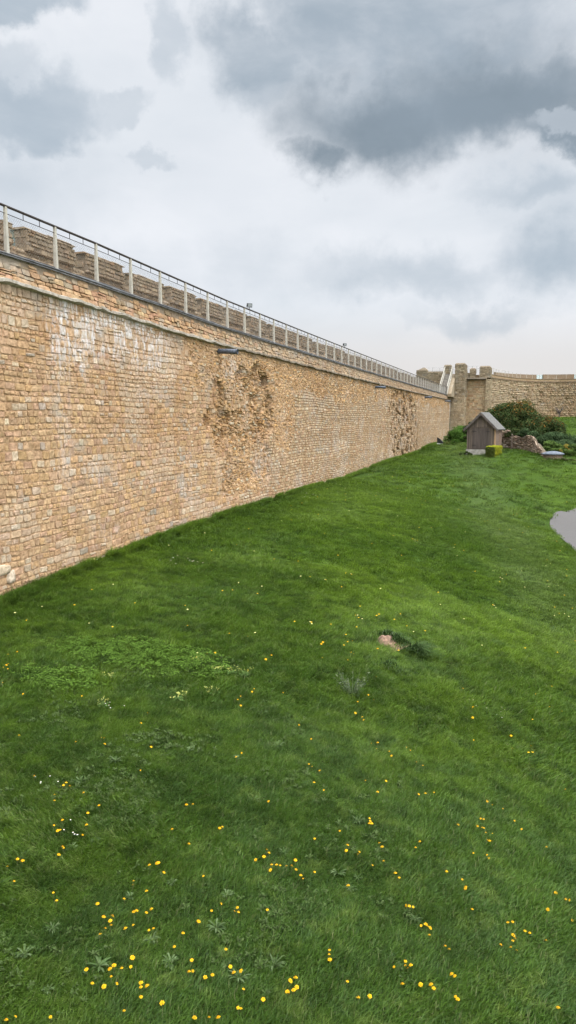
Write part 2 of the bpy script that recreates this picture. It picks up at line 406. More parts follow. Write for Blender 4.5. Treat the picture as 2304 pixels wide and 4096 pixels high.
mb = MB()
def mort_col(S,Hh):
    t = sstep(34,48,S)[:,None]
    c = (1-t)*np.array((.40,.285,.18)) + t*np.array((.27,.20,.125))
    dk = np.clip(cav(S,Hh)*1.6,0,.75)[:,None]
    return c*(1-dk*.5)  # shade of the hollows painted into the mortar, darker with depth
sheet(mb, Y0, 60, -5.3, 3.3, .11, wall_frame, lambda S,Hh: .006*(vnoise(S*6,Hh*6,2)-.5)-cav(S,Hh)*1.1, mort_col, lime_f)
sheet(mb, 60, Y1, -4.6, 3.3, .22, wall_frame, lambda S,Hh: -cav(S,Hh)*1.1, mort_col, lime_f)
segs = [(Y0,31.0,(.105,.205),(.95,1.95),.10,PAL_NEAR,6),(31.0,64,(.115,.165),(1.1,2.3),.0,PAL_MID,4),(64,Y1,(.13,.20),(1.1,2.3),.0,PAL_MID,4)]
for a,b,hr,wr,sp,pal,n in segs:
    rc = courses(a,b,-5.2,3.2,hr,wr,sp)
    sc = rc[:,:2].mean(1); hc = rc[:,2:].mean(1)
    keep = (np.maximum(rub(sc,hc), sstep(.07,.12,cav(sc,hc))) < R.uniform(.25,.6,len(rc))) & (hc < strz(sc)+.05) & (hc > -5.0+.0*sc)
    rc = rc[keep]; sc = sc[keep]; hc = hc[keep]
    cols = pick(pal,len(rc))
    # blocks of paler repair and rows of one colour
    pale = (fbm(sc*.5,hc*.8,19,2) > .66); cols[pale] = cols[pale]*.65+np.array((.50,.45,.38))*.35
    rowv = .89+.20*vnoise(hc*5.3,sc*.12,23); cols *= rowv[:,None]
    pp = (.010,.032) if n==6 else (.016,.052)
    stones(mb, rc, n, p=pp, base=-cav(sc,hc), rot=.014, tilt=.045, rnd=(.04,.22), jit=.009, gap=(.012 if n==6 else .016), cols=cols, frame=wall_frame, warp=warp, lime=lime_f, edge=.016, drop=-.03)
# rubble core showing in the hollows and patches
for a,b,hr,n in ((Y0,46,(.07,.14),6),(46,Y1,(.075,.14),4)):
    rc = courses(a,b,-5.0,3.2,hr,(.8,2.6),.15)
    rc[:,2:] += (R.normal(0,.025,len(rc)))[:,None]
    sc = rc[:,:2].mean(1); hc = rc[:,2:].mean(1); cv = cav(sc,hc)
    keep = (np.maximum(rub(sc,hc), sstep(.07,.12,cv)) > R.uniform(.3,.65,len(rc))) & (hc < strz(sc)+.05)
    keep &= ~((cv > .3) & (R.random(len(rc)) < .10)) & ~((sc > 60) & (cv > .05) & (R.random(len(rc)) < .22)) & ~((((sc-34.6)/.34)**2+((hc-1.75)/.3)**2) < 1)
    rc = rc[keep]; sc = sc[keep]; hc = hc[keep]; cv = cv[keep]
    cols = pick(PAL_RUB,len(rc)); cols *= (1-np.clip(cv*.45,0,.25))[:,None]*1.12  # stones deeper in the hollows tinted darker as painted shade
    hi = .04+.17*np.clip(cv*2,0,1)
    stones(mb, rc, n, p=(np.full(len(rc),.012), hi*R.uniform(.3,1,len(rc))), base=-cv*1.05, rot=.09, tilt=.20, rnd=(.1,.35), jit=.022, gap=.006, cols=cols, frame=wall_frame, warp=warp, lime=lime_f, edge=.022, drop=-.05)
# a jutting pale block low on the left
wpart('stone_face', mb, M_STONE, False)
mb = MB()
blk = np.array([(14.8,15.55,-3.72,-3.42),(15.42,15.75,-3.98,-3.6)])
stones(mb, blk, 6, p=(.05,.09), cols=np.array([(.52,.45,.34),(.54,.48,.39)]), frame=wall_frame, rot=.12, tilt=.2, rnd=(.2,.4), jit=.03, edge=.05)
wpart('jutting_block', mb, M_STONE)

# coping band above the string course
mb = MB()
cope_frame = lambda s,h,d: np.stack([WX+.05-.16*h+d, s, strz(s)+.02+h*(top(s)-strz(s)-.05)], -1)
sheet(mb, Y0, Y1, 0, 1, .25, cope_frame, 0., (.30,.21,.14))
rc = courses(Y0,Y1,0,1.0,(.11,.24),(.8,2.2),.12); 
rcw = rc.copy(); sc = rc[:,:2].mean(1)
cols = pick(PAL_COPE,len(rc)); g = sstep(24,34,sc)[:,None]*.55; cols = cols*(1-g)+np.array((.30,.255,.185))*g*R.uniform(.7,1.25,(len(rc),1))
stones(mb, rc, 6, p=(.03,.085), rot=.02, tilt=.05, rnd=(.04,.2), jit=.012, gap=.0, cols=cols, frame=cope_frame, edge=.014, warp=lambda S,Hh:.06*(vnoise(S*1.1,Hh*2,8)-.5))
wpart('coping', mb, M_STONE, False)
# string course: long drip ledge with broken edge
def sweep(ys, prof):
    """prof(y) -> (k,2) points (x,z); closed section swept along y"""
    P = np.array([prof(y) for y in ys]); k = P.shape[1]
    v = np.concatenate([P[:,:,:1], np.repeat(np.array(ys)[:,None,None],k,1), P[:,:,1:]],-1).reshape(-1,3)
    i = np.arange(len(ys)*k).reshape(len(ys),k)
    j = np.roll(i,-1,1)
    q = np.stack([i[:-1],j[:-1],j[1:],i[1:]],-1).reshape(-1,4)[:, ::-1]
    return v,q
ys = np.arange(Y0,Y1,.16)
def sp(y):
    z = strz(y); a = .05*(float(fbm(np.array([y*2.1]),np.array([.3]),12,3)[0])-.5)*2; b = .035*(float(vnoise(np.array([y*3.3]),np.array([2.]),14)[0])-.5)*2
    return [(WX-.2,z+.09),(WX+.06,z+.085+b*.5),(WX+.15+a,z+.05+b),(WX+.15+a,z-.02+b),(WX+.05,z-.05),(WX-.2,z-.06)]
v,q = sweep(ys, sp); mb = MB()
g = sstep(26,34,v[:,1])[:,None]; cc = np.array((.37,.36,.32))*(1-g)+np.array((.20,.175,.14))*g
cc = cc*(.75+.5*fbm(v[:,1]*1.7,v[:,2]*3,33,3))[:,None]
mb.add(v,q,cc,.25*(1-g[:,0])); wpart('string_course', mb, M_STONE, False)
# wall walk, rear parapet
mb = MB()
ys = np.arange(Y0,Y1+.1,2.)
v,q = sweep(ys, lambda y: [(WX-.02,top(y)-.02),(WX-.02,top(y)-.4),(WX-2.3,top(y)-.4),(WX-2.3,top(y)-.02)]); mb.add(v,q,(.25,.22,.18)); wpart('wall_walk', mb, M_GREY, False)
mb = MB()
for x,dz,r in ((WX+.02,-.03,.028),(WX+.04,-.085,.018),(WX-.04,-.0,.022)):
    v,q = sweep(np.arange(Y0,Y1,.5), lambda y: [(x+r*math.cos(t),top(y)+dz+r*math.sin(t)+.012*math.sin(y*.9+x*40)) for t in np.arange(6)*math.pi/3]); mb.add(v,q)
wpart('cable_conduit', mb, M_LEAD)
mb = MB()
PX = WX-2.25
par_frame = lambda s,h,d: np.stack([PX+d, s, top(s)-.03+h], -1)
sheet(mb, Y0, Y1, 0, 1.03, .4, par_frame, 0., (.25,.21,.155))
rc = courses(Y0,Y1,0,1.02,(.20,.30),(1.0,2.2)); cols = pick(PAL_GREY,len(rc))*1.25
stones(mb, rc, 4, p=(.005,.03), cols=cols, frame=par_frame)
v,q = sweep(np.arange(Y0,Y1+.1,2.), lambda y: [(PX+.0,top(y)+1.0),(PX-.6,top(y)+1.0),(PX-.6,-6),(PX-.02,-6)]); mb.add(v,q,(.22,.19,.14))
wpart('parapet', mb, M_GREY)
# merlons: five variants, then copies down the wall
def merlon_mesh(k):
    mb = MB(); L = 2.68; H = .64+R.uniform(-.05,.05); T = .62; ov = .11
    spl = .12
    # core with splayed ends; x: 0 = inner face, -T outer
    a0,a1 = 0., L
    mb.hexa([(ov-.02,a0+.06,0),(ov-.02,a1-.06-spl,0),(-T,a1,0),(-T,a0,0),(ov-.02,a0+.08,H-.03),(ov-.02,a1-.10-spl-.08,H-.03),(-T,a1-.1,H-.05),(-T,a0,H-.05)],(.22,.185,.14))
    fr = plane_frame((ov,0,0),(0,1,0),(0,0,1),(1,0,0))
    rc = courses(.04,L-spl-.02,0,H-.04,(.09,.16),(1.1,3.2)); rc = rc[~((rc[:,1] > L-spl-.30) & (rc[:,3] > .25) & (R.random(len(rc)) < .5))]
    stones(mb, rc, 4, p=(.006,.032), rot=.01, tilt=.05, rnd=(.04,.2), jit=.008, cols=pick(PAL_GREY,len(rc)), frame=fr, edge=.025)
    fr = plane_frame((-T,.02,0),(1,.06,0),(0,0,1),(0,-1,0))
    rc = courses(0,T+ov,0,H-.05,(.14,.24),(.8,1.8)); stones(mb, rc, 4, p=(.0,.03), cols=pick(PAL_GREY,len(rc))*1.1, frame=fr)
    # weathered cap slabs
    y = -.02
    while y < L-spl-.1:
        w = min(R.uniform(.35,.7), L-spl-y); z = H-.05+R.uniform(-.02,.03)
        mb.hexa([(ov+.015,y,z),(ov+.015,y+w-.006,z),(-T,y+w-.006,z-.02),(-T,y,z-.02),(ov-.07,y+.01,z+.055),(ov-.07,y+w-.016,z+.05),(-T+.05,y+w-.016,z+.05),(-T+.05,y+.01,z+.05)], pick(PAL_GREY,1)[0]*.9)
        y += w
    return mb.mesh('merlon')
mer = []
for k in range(5):
    me = merlon_mesh(k); me.materials.append(M_GREY); mer.append(me)
gm = MB().box((-.33,.02,-.05),(-.318,.64,.62)); gmesh = gm.mesh('glass_panel'); gmesh.materials.append(M_GLASS)
em = MB().box((-.345,-.01,-.05),(-.30,.019,.65)).box((-.345,.641,-.05),(-.30,.67,.65)); emesh = em.mesh('glass_frame'); emesh.materials.append(M_WIRE)
inv = wall.matrix_basis.inverted()
k = 0; y = 19.75 - 3.13*3
while y < Y1-3:
    o = bpy.data.objects.new('merlon', mer[(k*3+k//5)%5]); link(o, wall); o.matrix_parent_inverse = inv; o.location = (PX, y-.05, float(top(y+1.2))+.98)
    g = bpy.data.objects.new('glass_panel', gmesh); link(g, wall); g.matrix_parent_inverse = inv; g.location = (PX, y-.66, float(top(y))+.95)
    f = bpy.data.objects.new('glass_frame', emesh); link(f, g)
    y += 3.13; k += 1
# iron drain spouts
for y,z in ((28.75,2.60),(61.0,2.62),(90.5,2.62),(112.0,2.66)):
    z = float(strz(y))-.30
    mb = MB(); n = 14; t = np.arange(n)*2*math.pi/n; r = .10
    L = .86
    def ring(x,rr,dz): return np.stack([np.full(n,WX+x), y+rr*np.cos(t), z+dz+rr*np.sin(t)],-1)
    rings = [ring(-.15,r,.02),ring(L*.5,r,-.0),ring(L,r,-.025),ring(L,r*.82,-.025),ring(L*.3,r*.82,.0)]
    i = np.arange(5*n).reshape(5,n); j = np.roll(i,-1,1)
    mb.add(np.concatenate(rings), np.stack([i[:-1],j[:-1],j[1:],i[1:]],-1).reshape(-1,4)[:, ::-1])
    mb.tube((WX+L-.05,y,z-.02),(WX+L+.0,y,z-.022),r*1.08,n=14,cap=False)
    wpart('drain_spout', mb, M_IRON)

# ------------------------------------------------------------------ railing on the wall
RX = WX-.10
rail = empty('railing', (RX,Y0,float(top(Y0))), 0, 'pale post railing with dark handrail and wire mesh running along the wall top', 'railing')
bpy.context.view_layer.update(); rinv = rail.matrix_basis.inverted()
def rpart(o): o.parent = rail; o.matrix_parent_inverse = rinv; return o
pm = MB()
pm.hexa([(-.05,-.045,-.06),(.05,-.045,-.06),(.05,.045,-.06),(-.05,.045,-.06),(-.03,-.033,1.07),(.03,-.033,1.07),(.03,.033,1.07),(-.03,.033,1.07)])
pm.box((-.09,-.08,-.05),(.09,.08,-.025))
pme = pm.mesh('post'); pme.materials.append(M_POST)
wm = MB()
x0 = 0; step = .085
def ribbon(p,q,w=.0017): wm.tube(p,q,w,n=3,cap=False)
Lb, Hb = 1.90, .86
for k in range(int((Lb+Hb)/step)+1):
    s = k*step
    a = (max(0,s-Hb), min(s,Hb)); b = (min(s,Lb), max(0,s-Lb))
    if abs(a[0]-b[0]) > .01:
        ribbon((0,a[0]-Lb/2,a[1]),(0,b[0]-Lb/2,b[1])); ribbon((.004,Lb/2-a[0],a[1]),(.004,Lb/2-b[0],b[1]))
wme = wm.mesh('wire_mesh'); wme.materials.append(M_WIRE)
sm = MB().box((-.006,-.008,.90),(.006,.008,1.06)); sme = sm.mesh('spacer'); sme.materials.append(M_RAIL)
yy = np.arange(12.08, 118.5, 2.0)
for y in yy:
    z = float(top(y))+.02
    rpart(link(bpy.data.objects.new('post', pme))).location = (RX,y,z)
    zn = float(top(y+2))+.02; sl = math.atan2(zn-z,2.)
    o = rpart(link(bpy.data.objects.new('wire_mesh', wme))); o.location = (RX,y+1,(z+zn)/2+.03); o.rotation_euler = (sl,0,0)
def railtube(name, dz, r, m):
    mb = MB(); v,q = sweep(np.append(yy,118.4), lambda y: [(RX+r*math.cos(t),float(top(y))+dz+r*math.sin(t)) for t in np.arange(8)*math.pi/4]); mb.add(v,q); return rpart(mb.build(name,m,None,True))
hr_ = railtube('handrail', 1.105, .034, M_RAIL); mr_ = railtube('mid_rail', .935, .010, M_RAIL); railtube('bottom_rail', .06, .010, M_RAIL)
for y in yy[:-1]:
    if y > 107: continue
    for f in (.34,.67):
        o = rpart(link(bpy.data.objects.new('spacer', sme))); o.location = (RX,y+2*f,float(top(y+2*f))+.03)
# floodlights clamped to the rail
def flood(y, lab):
    z = float(top(y))+1.13
    t = empty('floodlight', (RX,y,z), rad(35), lab, 'floodlight', 'floodlights on the wall railing'); t.scale = (.75,.75,.75)
    mb = MB().tube((0,0,0),(0,0,.10),.018).box((-.15,-.02,.09),(.15,.02,.11)).box((-.165,-.02,.09),(-.148,.02,.24)).box((.148,-.02,.09),(.165,.02,.24)); mb.build('bracket', M_BLACK, t)
    mb = MB().hexa([(-.145,-.10,.12),(.145,-.10,.12),(.145,.05,.14),(-.145,.05,.14),(-.145,-.15,.30),(.145,-.15,.30),(.145,.02,.34),(-.145,.02,.34)])
    for k in range(5): mb.box((-.12+k*.055,.03,.18),(-.105+k*.055,.09,.32))
    h = mb.build('housing', M_BLACK, t)
    MB().hexa([(-.12,-.116,.14),(.12,-.116,.14),(.12,-.112,.14),(-.12,-.112,.14),(-.12,-.158,.285),(.12,-.158,.285),(.12,-.154,.285),(-.12,-.154,.285)]).build('lens', M_LENS, h)
flood(32.7, 'small black floodlight clamped on the handrail, the nearer of two')
flood(50.9, 'small dark floodlight on the handrail, the farther of two and tiny')

# ------------------------------------------------------------------ corner tower
tower = empty('corner_tower', (-10,121,-3.2), 0, 'stone corner tower with square piers and a stair at the far wall end', 'tower')
bpy.context.view_layer.update(); tinv = tower.matrix_basis.inverted()
def tpart(name, mb, mat=None, smooth=False):
    o = mb.build(name, mat or M_FAR, None, smooth); o.parent = tower; o.matrix_parent_inverse = tinv; return o
def block(x0,x1,y0,y1,z0,z1, pal=PAL_MID, mortar=(.38,.30,.2), hr=(.17,.28), cap=.0, left=True, right=True):
    mb = MB(); e=.03
    mb.box((x0+e,y0+e,z0),(x1-e,y1-e,z1-.04), mortar)
    stone_wall(mb,(x0,y0,z0),(1,0,0),(0,-1,0),x1-x0,z1-z0,hr,pal=pal,mortar=mortar)
    if right: stone_wall(mb,(x1,y0,z0),(0,1,0),(1,0,0),y1-y0,z1-z0,hr,pal=pal,mortar=mortar)
    if left: stone_wall(mb,(x0,y1,z0),(0,-1,0),(-1,0,0),y1-y0,z1-z0,hr,pal=pal,mortar=mortar)
    if cap: 
        mb.hexa([(x0-cap,y0-cap,z1-.05),(x1+cap,y0-cap,z1-.05),(x1+cap,y1+cap,z1-.05),(x0-cap,y1+cap,z1-.05),(x0+.1,y0+.1,z1+.16),(x1-.1,y0+.1,z1+.16),(x1-.1,y1-.1,z1+.16),(x0+.1,y1-.1,z1+.16)],(.24,.20,.15))
    return mb
PAL_TOW = [((.40,.335,.235),4),((.36,.295,.205),4),((.44,.375,.27),3),((.31,.255,.18),2)]
PAL_TOWG = [((.29,.245,.175),4),((.25,.21,.15),4),((.33,.28,.2),2),((.22,.185,.13),2)]
mb = block(-11.95,-9.9,119.6,123.4,-4.5,3.4,PAL_TOW); o = tpart('pier', mb)
mb = block(-11.35,-9.9,119.6,123.4,3.4,8.25,PAL_TOWG,(.28,.23,.16),cap=.05); tpart('pier', mb)
# flank wall of the stair
mb = MB(); mb.hexa([(-11.95,114.6,3.3),(-11.36,114.6,3.3),(-11.36,121,3.3),(-11.95,121,3.3),(-11.95,114.6,3.7),(-11.36,114.6,3.7),(-11.36,121,6.9),(-11.95,121,6.9)],(.30,.25,.18)); tpart('stair_flank', mb)
# recess between the piers
mb = MB(); stone_wall(mb,(-10,122.9,-4.2),(1,0,0),(0,-1,0),3.2,10.25,(.2,.32),pal=[((.42,.285,.17),3),((.44,.345,.225),5),((.38,.28,.18),2)]); mb.box((-9.95,122.98,-4.2),(-6.9,126.5,6.02),(.3,.25,.18)); tpart('recess_wall', mb)
mb = block(-7.0,-6.35,122.5,127.8,-3.6,6.1,PAL_TOW); tpart('pier', mb)
mb = block(-8.0,-6.4,123.2,127.0,6.35,8.0,PAL_TOWG,(.28,.23,.16),cap=.04); tpart('turret', mb)
mb = MB(); mb.box((-9.9,122.2,6.1),(-6.9,126.4,6.34),(.24,.22,.19)); mb.box((-9.9,122.1,6.20),(-7.2,122.19,6.30),(.36,.35,.33)); tpart('bridge_slab', mb, M_GREY)
mb = block(-10.3,-9.5,126,126.6,6.34,7.3,PAL_TOWG,(.28,.23,.16)); tpart('parapet_block', mb)
mb = block(-9.62,-8.78,125.6,126.3,6.34,7.85,PAL_TOWG,(.28,.23,.16),cap=.03); tpart('merlon', mb)
mb = block(-18.3,-13.6,128,129,3.4,7.75,PAL_TOWG,(.27,.22,.16)); mb.hexa([(-18.5,127.9,7.5),(-13.6,127.9,7.5),(-13.6,129.1,7.5),(-18.5,129.1,7.5),(-18.3,128,7.72),(-13.6,128,7.72),(-13.6,129,7.72),(-18.3,129,7.72)],(.25,.21,.15)); tpart('upper_wall', mb)
mb = block(-18.3,-16.6,127.9,129.2,7.72,8.0,PAL_TOWG,(.27,.22,.16)); mb.hexa([(-18.1,127.9,8.0),(-16.6,127.9,8.0),(-16.6,129.2,8.0),(-18.1,129.2,8.0),(-17.3,128.1,8.4),(-17.0,128.1,8.4),(-17.0,129,8.4),(-17.3,129,8.4)],(.24,.2,.15)); tpart('broken_merlon', mb)
mb = block(-13.9,-12.75,127.8,129.2,7.0,8.6,PAL_TOWG,(.27,.22,.16),cap=.03); tpart('turret', mb)
for a,b in (((-17,128.5),(-13.5,128.5)),((-12.9,127),(-11.3,127)),((-10,126.3),(-8,126.3))):
    mb = MB()
    for dz in (.55,.95): mb.tube((a[0],a[1],7.4+dz),(b[0],b[1],7.4+dz),.022,n=6)
    for f in np.linspace(0,1,4): mb.tube((a[0]+(b[0]-a[0])*f,a[1],7.3),(a[0]+(b[0]-a[0])*f,a[1],8.35),.022,n=6)
    tpart('safety_rail', mb, M_WIRE)
st = empty('stair', (-12.4,113.5,3.65), 0); st.parent = tower; st.matrix_parent_inverse = tinv
mb = MB()
for k in range(16):
    mb.box((-.5,k*.42,k*.2-.1),(.5,k*.42+.44,k*.2+.18))
mb.build('steps', M_STEP, st)
for x in (-.58,.52):
    mb = MB(); mb.hexa([(x,-.1,-.1),(x+.07,-.1,-.1),(x+.07,6.8,3.1),(x,6.8,3.1),(x,-.1,.30),(x+.07,-.1,.30),(x+.07,6.8,3.5),(x,6.8,3.5)])
    mb.hexa([(x,-.1,1.0),(x+.07,-.1,1.0),(x+.07,6.8,4.2),(x,6.8,4.2),(x,-.1,1.12),(x+.07,-.1,1.12),(x+.07,6.8,4.32),(x,6.8,4.32)])
    for k in range(7): mb.box((x+.01,k*1.1,k*1.1*.475),(x+.06,k*1.1+.07,k*1.1*.475+1.1))
    for k in range(30): mb.box((x+.02,k*.23,k*.23*.475+.2),(x+.045,k*.23+.025,k*.23*.475+1.05))
    mb.build('balustrade', M_POST, st)

# ------------------------------------------------------------------ far curtain wall
PTS = np.array([(-6.5,126.5),(-5.6,131),(-4.3,135.5),(-2.3,140.5),(.4,144),(4,145.8),(8,145.8),(20,143.5),(42,138)],float)
fw = empty('curtain_wall', (0,143,0), 0, 'far curved curtain wall of pale stone with low battlements behind the bushes', 'castle wall')
bpy.context.view_layer.update(); finv = fw.matrix_basis.inverted()
def fpart(name, mb, mat=None, smooth=False):
    o = mb.build(name, mat or M_FAR, None, smooth); o.parent = fw; o.matrix_parent_inverse = finv; return o
seglen = np.hypot(*np.diff(PTS,axis=0).T); cum = np.concatenate([[0],np.cumsum(seglen)]); LT = cum[-1]
def along(s):
    x = np.interp(s,cum,PTS[:,0]); y = np.interp(s,cum,PTS[:,1])
    e = .6; dx = np.interp(s+e,cum,PTS[:,0])-np.interp(s-e,cum,PTS[:,0]); dy = np.interp(s+e,cum,PTS[:,1])-np.interp(s-e,cum,PTS[:,1])
    l = np.hypot(dx,dy)+1e-9; return x,y,dy/l,-dx/l
def ff(zo): 
    def f(s,h,d):
        x,y,nx,ny = along(s); return np.stack([x+nx*d,y+ny*d,zo+h],-1)
    return f
mb = MB(); fr = ff(-3.)
sheet(mb,0,LT,0,9.7,.5,fr,lambda S,Hh:-.25*sstep(.68,.8,fbm(S*.6,Hh*.9,71,3)),(.36,.285,.185))
rc = courses(0,LT,0,9.6,(.2,.34),(1.,2.6)); sc = rc[:,:2].mean(1); hc = rc[:,2:].mean(1)
cols = pick([((.39,.315,.215),4),((.36,.275,.185),4),((.42,.345,.25),3),((.30,.235,.16),2)],len(rc)); t = sstep(14,26,sc)[:,None]; cols = cols*(1-t)+cols*np.array((.86,.80,.74))*t
kp = R.random(len(rc)) > .035
stones(mb, rc[kp], 4, p=(.01,.13), rot=.02, tilt=.1, rnd=(.1,.3), cols=cols[kp], frame=fr, base=-.25*sstep(.68,.8,fbm(sc*.6,hc*.9,71,3))[kp])
fpart('stone_face', mb, M_FAR, True)
def fsweep(mb, s0, s1, prof, col, step=.8):
    S = np.linspace(s0,s1,max(2,int((s1-s0)/step)+1)); x,y,nx,ny = along(S); k = len(prof)
    v = np.array([[(x[i]+nx[i]*d,y[i]+ny[i]*d,z) for d,z in prof] for i in range(len(S))]).reshape(-1,3)
    i = np.arange(len(S)*k).reshape(len(S),k); j = np.roll(i,-1,1)
    q = list(np.stack([i[:-1],j[:-1],j[1:],i[1:]],-1).reshape(-1,4)[:, ::-1])
    if k == 4: q += [tuple(i[0]), tuple(i[-1][::-1])]
    mb.add(v,q,col)
mb = MB(); fsweep(mb,0,LT,[(.16,6.5),(.16,6.66),(-.3,6.72),(-.3,6.45)],(.20,.165,.12)); fpart('string_course',mb,M_GREY)
mb = MB(); fsweep(mb,0,LT,[(.04,6.7),(.02,7.02),(-2.6,7.02),(-2.6,6.5)],(.33,.27,.18)); fsweep(mb,0,LT,[(.10,7.02),(.10,7.09),(-.3,7.09),(-.3,7.02)],(.2,.17,.13)); fpart('coping',mb,M_GREY)
for a,b in ((9.5,20.1),(21.4,25.9),(27.2,31.4),(32.6,37.0),(38.2,42.6),(43.8,48.2),(49.4,53.8),(55,59)):
    mb = MB(); fsweep(mb,a,b,[(-2.0,7.0),(-2.0,7.95+.1*math.sin(a)),(-2.5,7.95),(-2.5,7.0)],(.21,.185,.145)); fpart('merlon',mb,M_GREY)
for a,b in ((20.12,21.38),(25.92,27.18)):
    mb = MB(); fsweep(mb,a,b,[(-2.2,7.1),(-2.2,7.92),(-2.22,7.92),(-2.22,7.1)],(.8,.8,.8)); fpart('glass_panel',mb,M_GLASS)
mb = MB()
for s in np.arange(.5,40,1.6):
    x,y,nx,ny = (float(a) for a in along(np.array(s))); mb.tube((x-.1*nx,y-.1*ny,7.0),(x-.1*nx,y-.1*ny,8.05 if s<10 else 7.95),.03,n=5)
S = np.arange(0,11,1.); x,y,nx,ny = along(S)
for i in range(len(S)-1):
    for z in (7.55,8.02): mb.tube((x[i],y[i],z),(x[i+1],y[i+1],z),.02,n=5)
fpart('post_rail',mb,M_POST)

# ------------------------------------------------------------------ ground sheet
gx = np.unique(np.concatenate([[-1500,-700,-300,-120,-60,-35,-22,-16],np.arange(-13,8,.22),np.arange(8,30,1.),[35,45,60,90,150,300,700,1500]]))
gy = np.unique(np.concatenate([[-1500,-600,-200,-80,-30,-12,-5],np.arange(-1,32,.22),np.arange(32,90,.5),np.arange(90,152,1.5),[170,200,260,400,800,1800]]))
GX,GY = np.meshgrid(gx,gy,indexing='ij'); GZ = ground(GX,GY)
i = np.arange(GX.size).reshape(GX.shape)
q = np.stack([i[:-1,:-1],i[1:,:-1],i[1:,1:],i[:-1,1:]],-1).reshape(-1,4)
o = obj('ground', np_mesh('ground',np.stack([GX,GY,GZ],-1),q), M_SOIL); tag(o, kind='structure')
# path that swings in from the right
def path_d(x, y):
    """signed: >0 on the path"""
    xl = 1.25 + .023*(y-49.6)**2*np.where(y<49.6,.55,1.1)
    return x - xl
PXs = np.linspace(0,1,40); pv=[]
ysp = np.linspace(33,61,80)
for y in ysp:
    xl = float(1.25+.023*(y-49.6)**2*(.55 if y<49.6 else 1.1)); xr = max(xl+.2, 16.)
    for f in PXs: pv.append((xl+(xr-xl)*f*f*(.3)+ (xr-xl)*f*.7, y))
pv = np.array(pv); pz = ground(pv[:,0],pv[:,1],False)*.0+ground(pv[:,0],pv[:,1])+.05
i = np.arange(len(pv)).reshape(80,40); q = np.stack([i[:-1,:-1],i[:-1,1:],i[1:,1:],i[1:,:-1]],-1).reshape(-1,4)
o = obj('path', np_mesh('path',np.column_stack([pv,pz]),q), M_TARMAC); tag(o, kind='structure')

# ------------------------------------------------------------------ grass (instanced tufts)
src = bpy.data.collections.new('tuft_sources')
def tuft(name, nb, radius, hl, w, lean, seed):
    r = np.random.default_rng(seed); V=[];Q=[];T=[];B=[];n=0
    for k in range(nb):
        a = r.uniform(0,2*math.pi); rr = radius*math.sqrt(r.random()); x,y = rr*math.cos(a), rr*math.sin(a)
        L = r.uniform(*hl); d = r.normal(0,.55); dirx = math.cos(d)*lean + r.normal(0,.35); diry = math.sin(d)*lean + r.normal(0,.35)
        px,py = -diry, dirx; pl = math.hypot(px,py)+1e-6; px/=pl; py/=pl
        an = r.normal(0,.6); px,py = px*math.cos(an)-py*math.sin(an), px*math.sin(an)+py*math.cos(an)
        b = r.random(); ww = w*r.uniform(.7,1.3)
        for f,wf in ((0,.8),(.45,1.),(.8,.7)):
            bend = f*f*L; cx = x+dirx*bend*.9; cy = y+diry*bend*.9; cz = L*f*(1-.35*f*math.hypot(dirx,diry))-.01
            V += [(cx-px*ww*wf/2,cy-py*ww*wf/2,cz),(cx+px*ww*wf/2,cy+py*ww*wf/2,cz)]; T += [f,f]; B += [b,b]
        V.append((x+dirx*L*.95,y+diry*L*.95,L*(1-.38*math.hypot(dirx,diry)))); T.append(1.); B.append(b)
        Q += [(n,n+1,n+3,n+2),(n+2,n+3,n+5,n+4),(n+4,n+5,n+6,-1)]; n += 7
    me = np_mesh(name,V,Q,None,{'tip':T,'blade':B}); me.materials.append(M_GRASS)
    o = bpy.data.objects.new(name,me); src.objects.link(o)
for k in range(5): tuft('a_tuft_%d'%k, 30, .085, (.03,.085), .0048, .5, 100+k)
for k in range(3): tuft('b_tuft_%d'%k, 48, .20, (.04,.11), .011, .45, 200+k)
for k in range(2): tuft('c_tuft_%d'%k, 34, .09, (.16,.34), .008, .55, 300+k)
def frustum_points(n, d0, d1, a0=-50., a1=20., pw=1.):
    d = np.sqrt(R.uniform(d0**2,d1**2,n)); a = np.radians(R.uniform(a0,a1,n)); return d*np.sin(a), d*np.cos(a)
PT=[];RT=[];SC=[];IX=[]
def scatter(x,y,idx,s,yaw,):
    z = ground(x,y)
    PT.append(np.stack([x,y,z],-1)); RT.append(np.stack([R.normal(0,.12,len(x)),R.normal(.05,.12,len(x)),yaw],-1)); SC.append(s); IX.append(idx)
SHED = (-4.3,75.2)
def ok(x,y): return (x > WX+.02) & ~((path_d(x,y)>-.02)&(y>33)&(y<61)&(x<16.5)) & ~((np.abs(x-SHED[0])<1.3)&(np.abs(y-SHED[1])<1.3)) & (y < 124)
DIRT = (-1.05, 19.2)
for n,d0,d1,lo,hi,k in ((77000,4.3,13,0,5,0),(72000,13,24,0,5,1),(54000,24,48,5,8,2),(38000,48,135,5,8,3)):
    x,y = frustum_points(n,d0,d1); m = ok(x,y); x,y = x[m],y[m]
    dn = fbm(x*1.2,y*1.2,55,3)
    m = R.random(len(x)) < .55+.9*dn; x,y,dn = x[m],y[m],dn[m]
    s = {0:1.08,1:1.45,2:1.2,3:2.1}[k]*R.uniform(.65,1.2,len(x))*(.45+1.1*fbm(x*1.1,y*.9,58,3))
    if k < 2: s *= 1+.35*sstep(-3,1,x)
    yaw = (fbm(x*.35,y*.35,66,2)-.5)*2.6 + R.normal(0,.5,len(x)) - .35
    scatter(x,y,R.integers(lo,hi,len(x)),s,yaw)
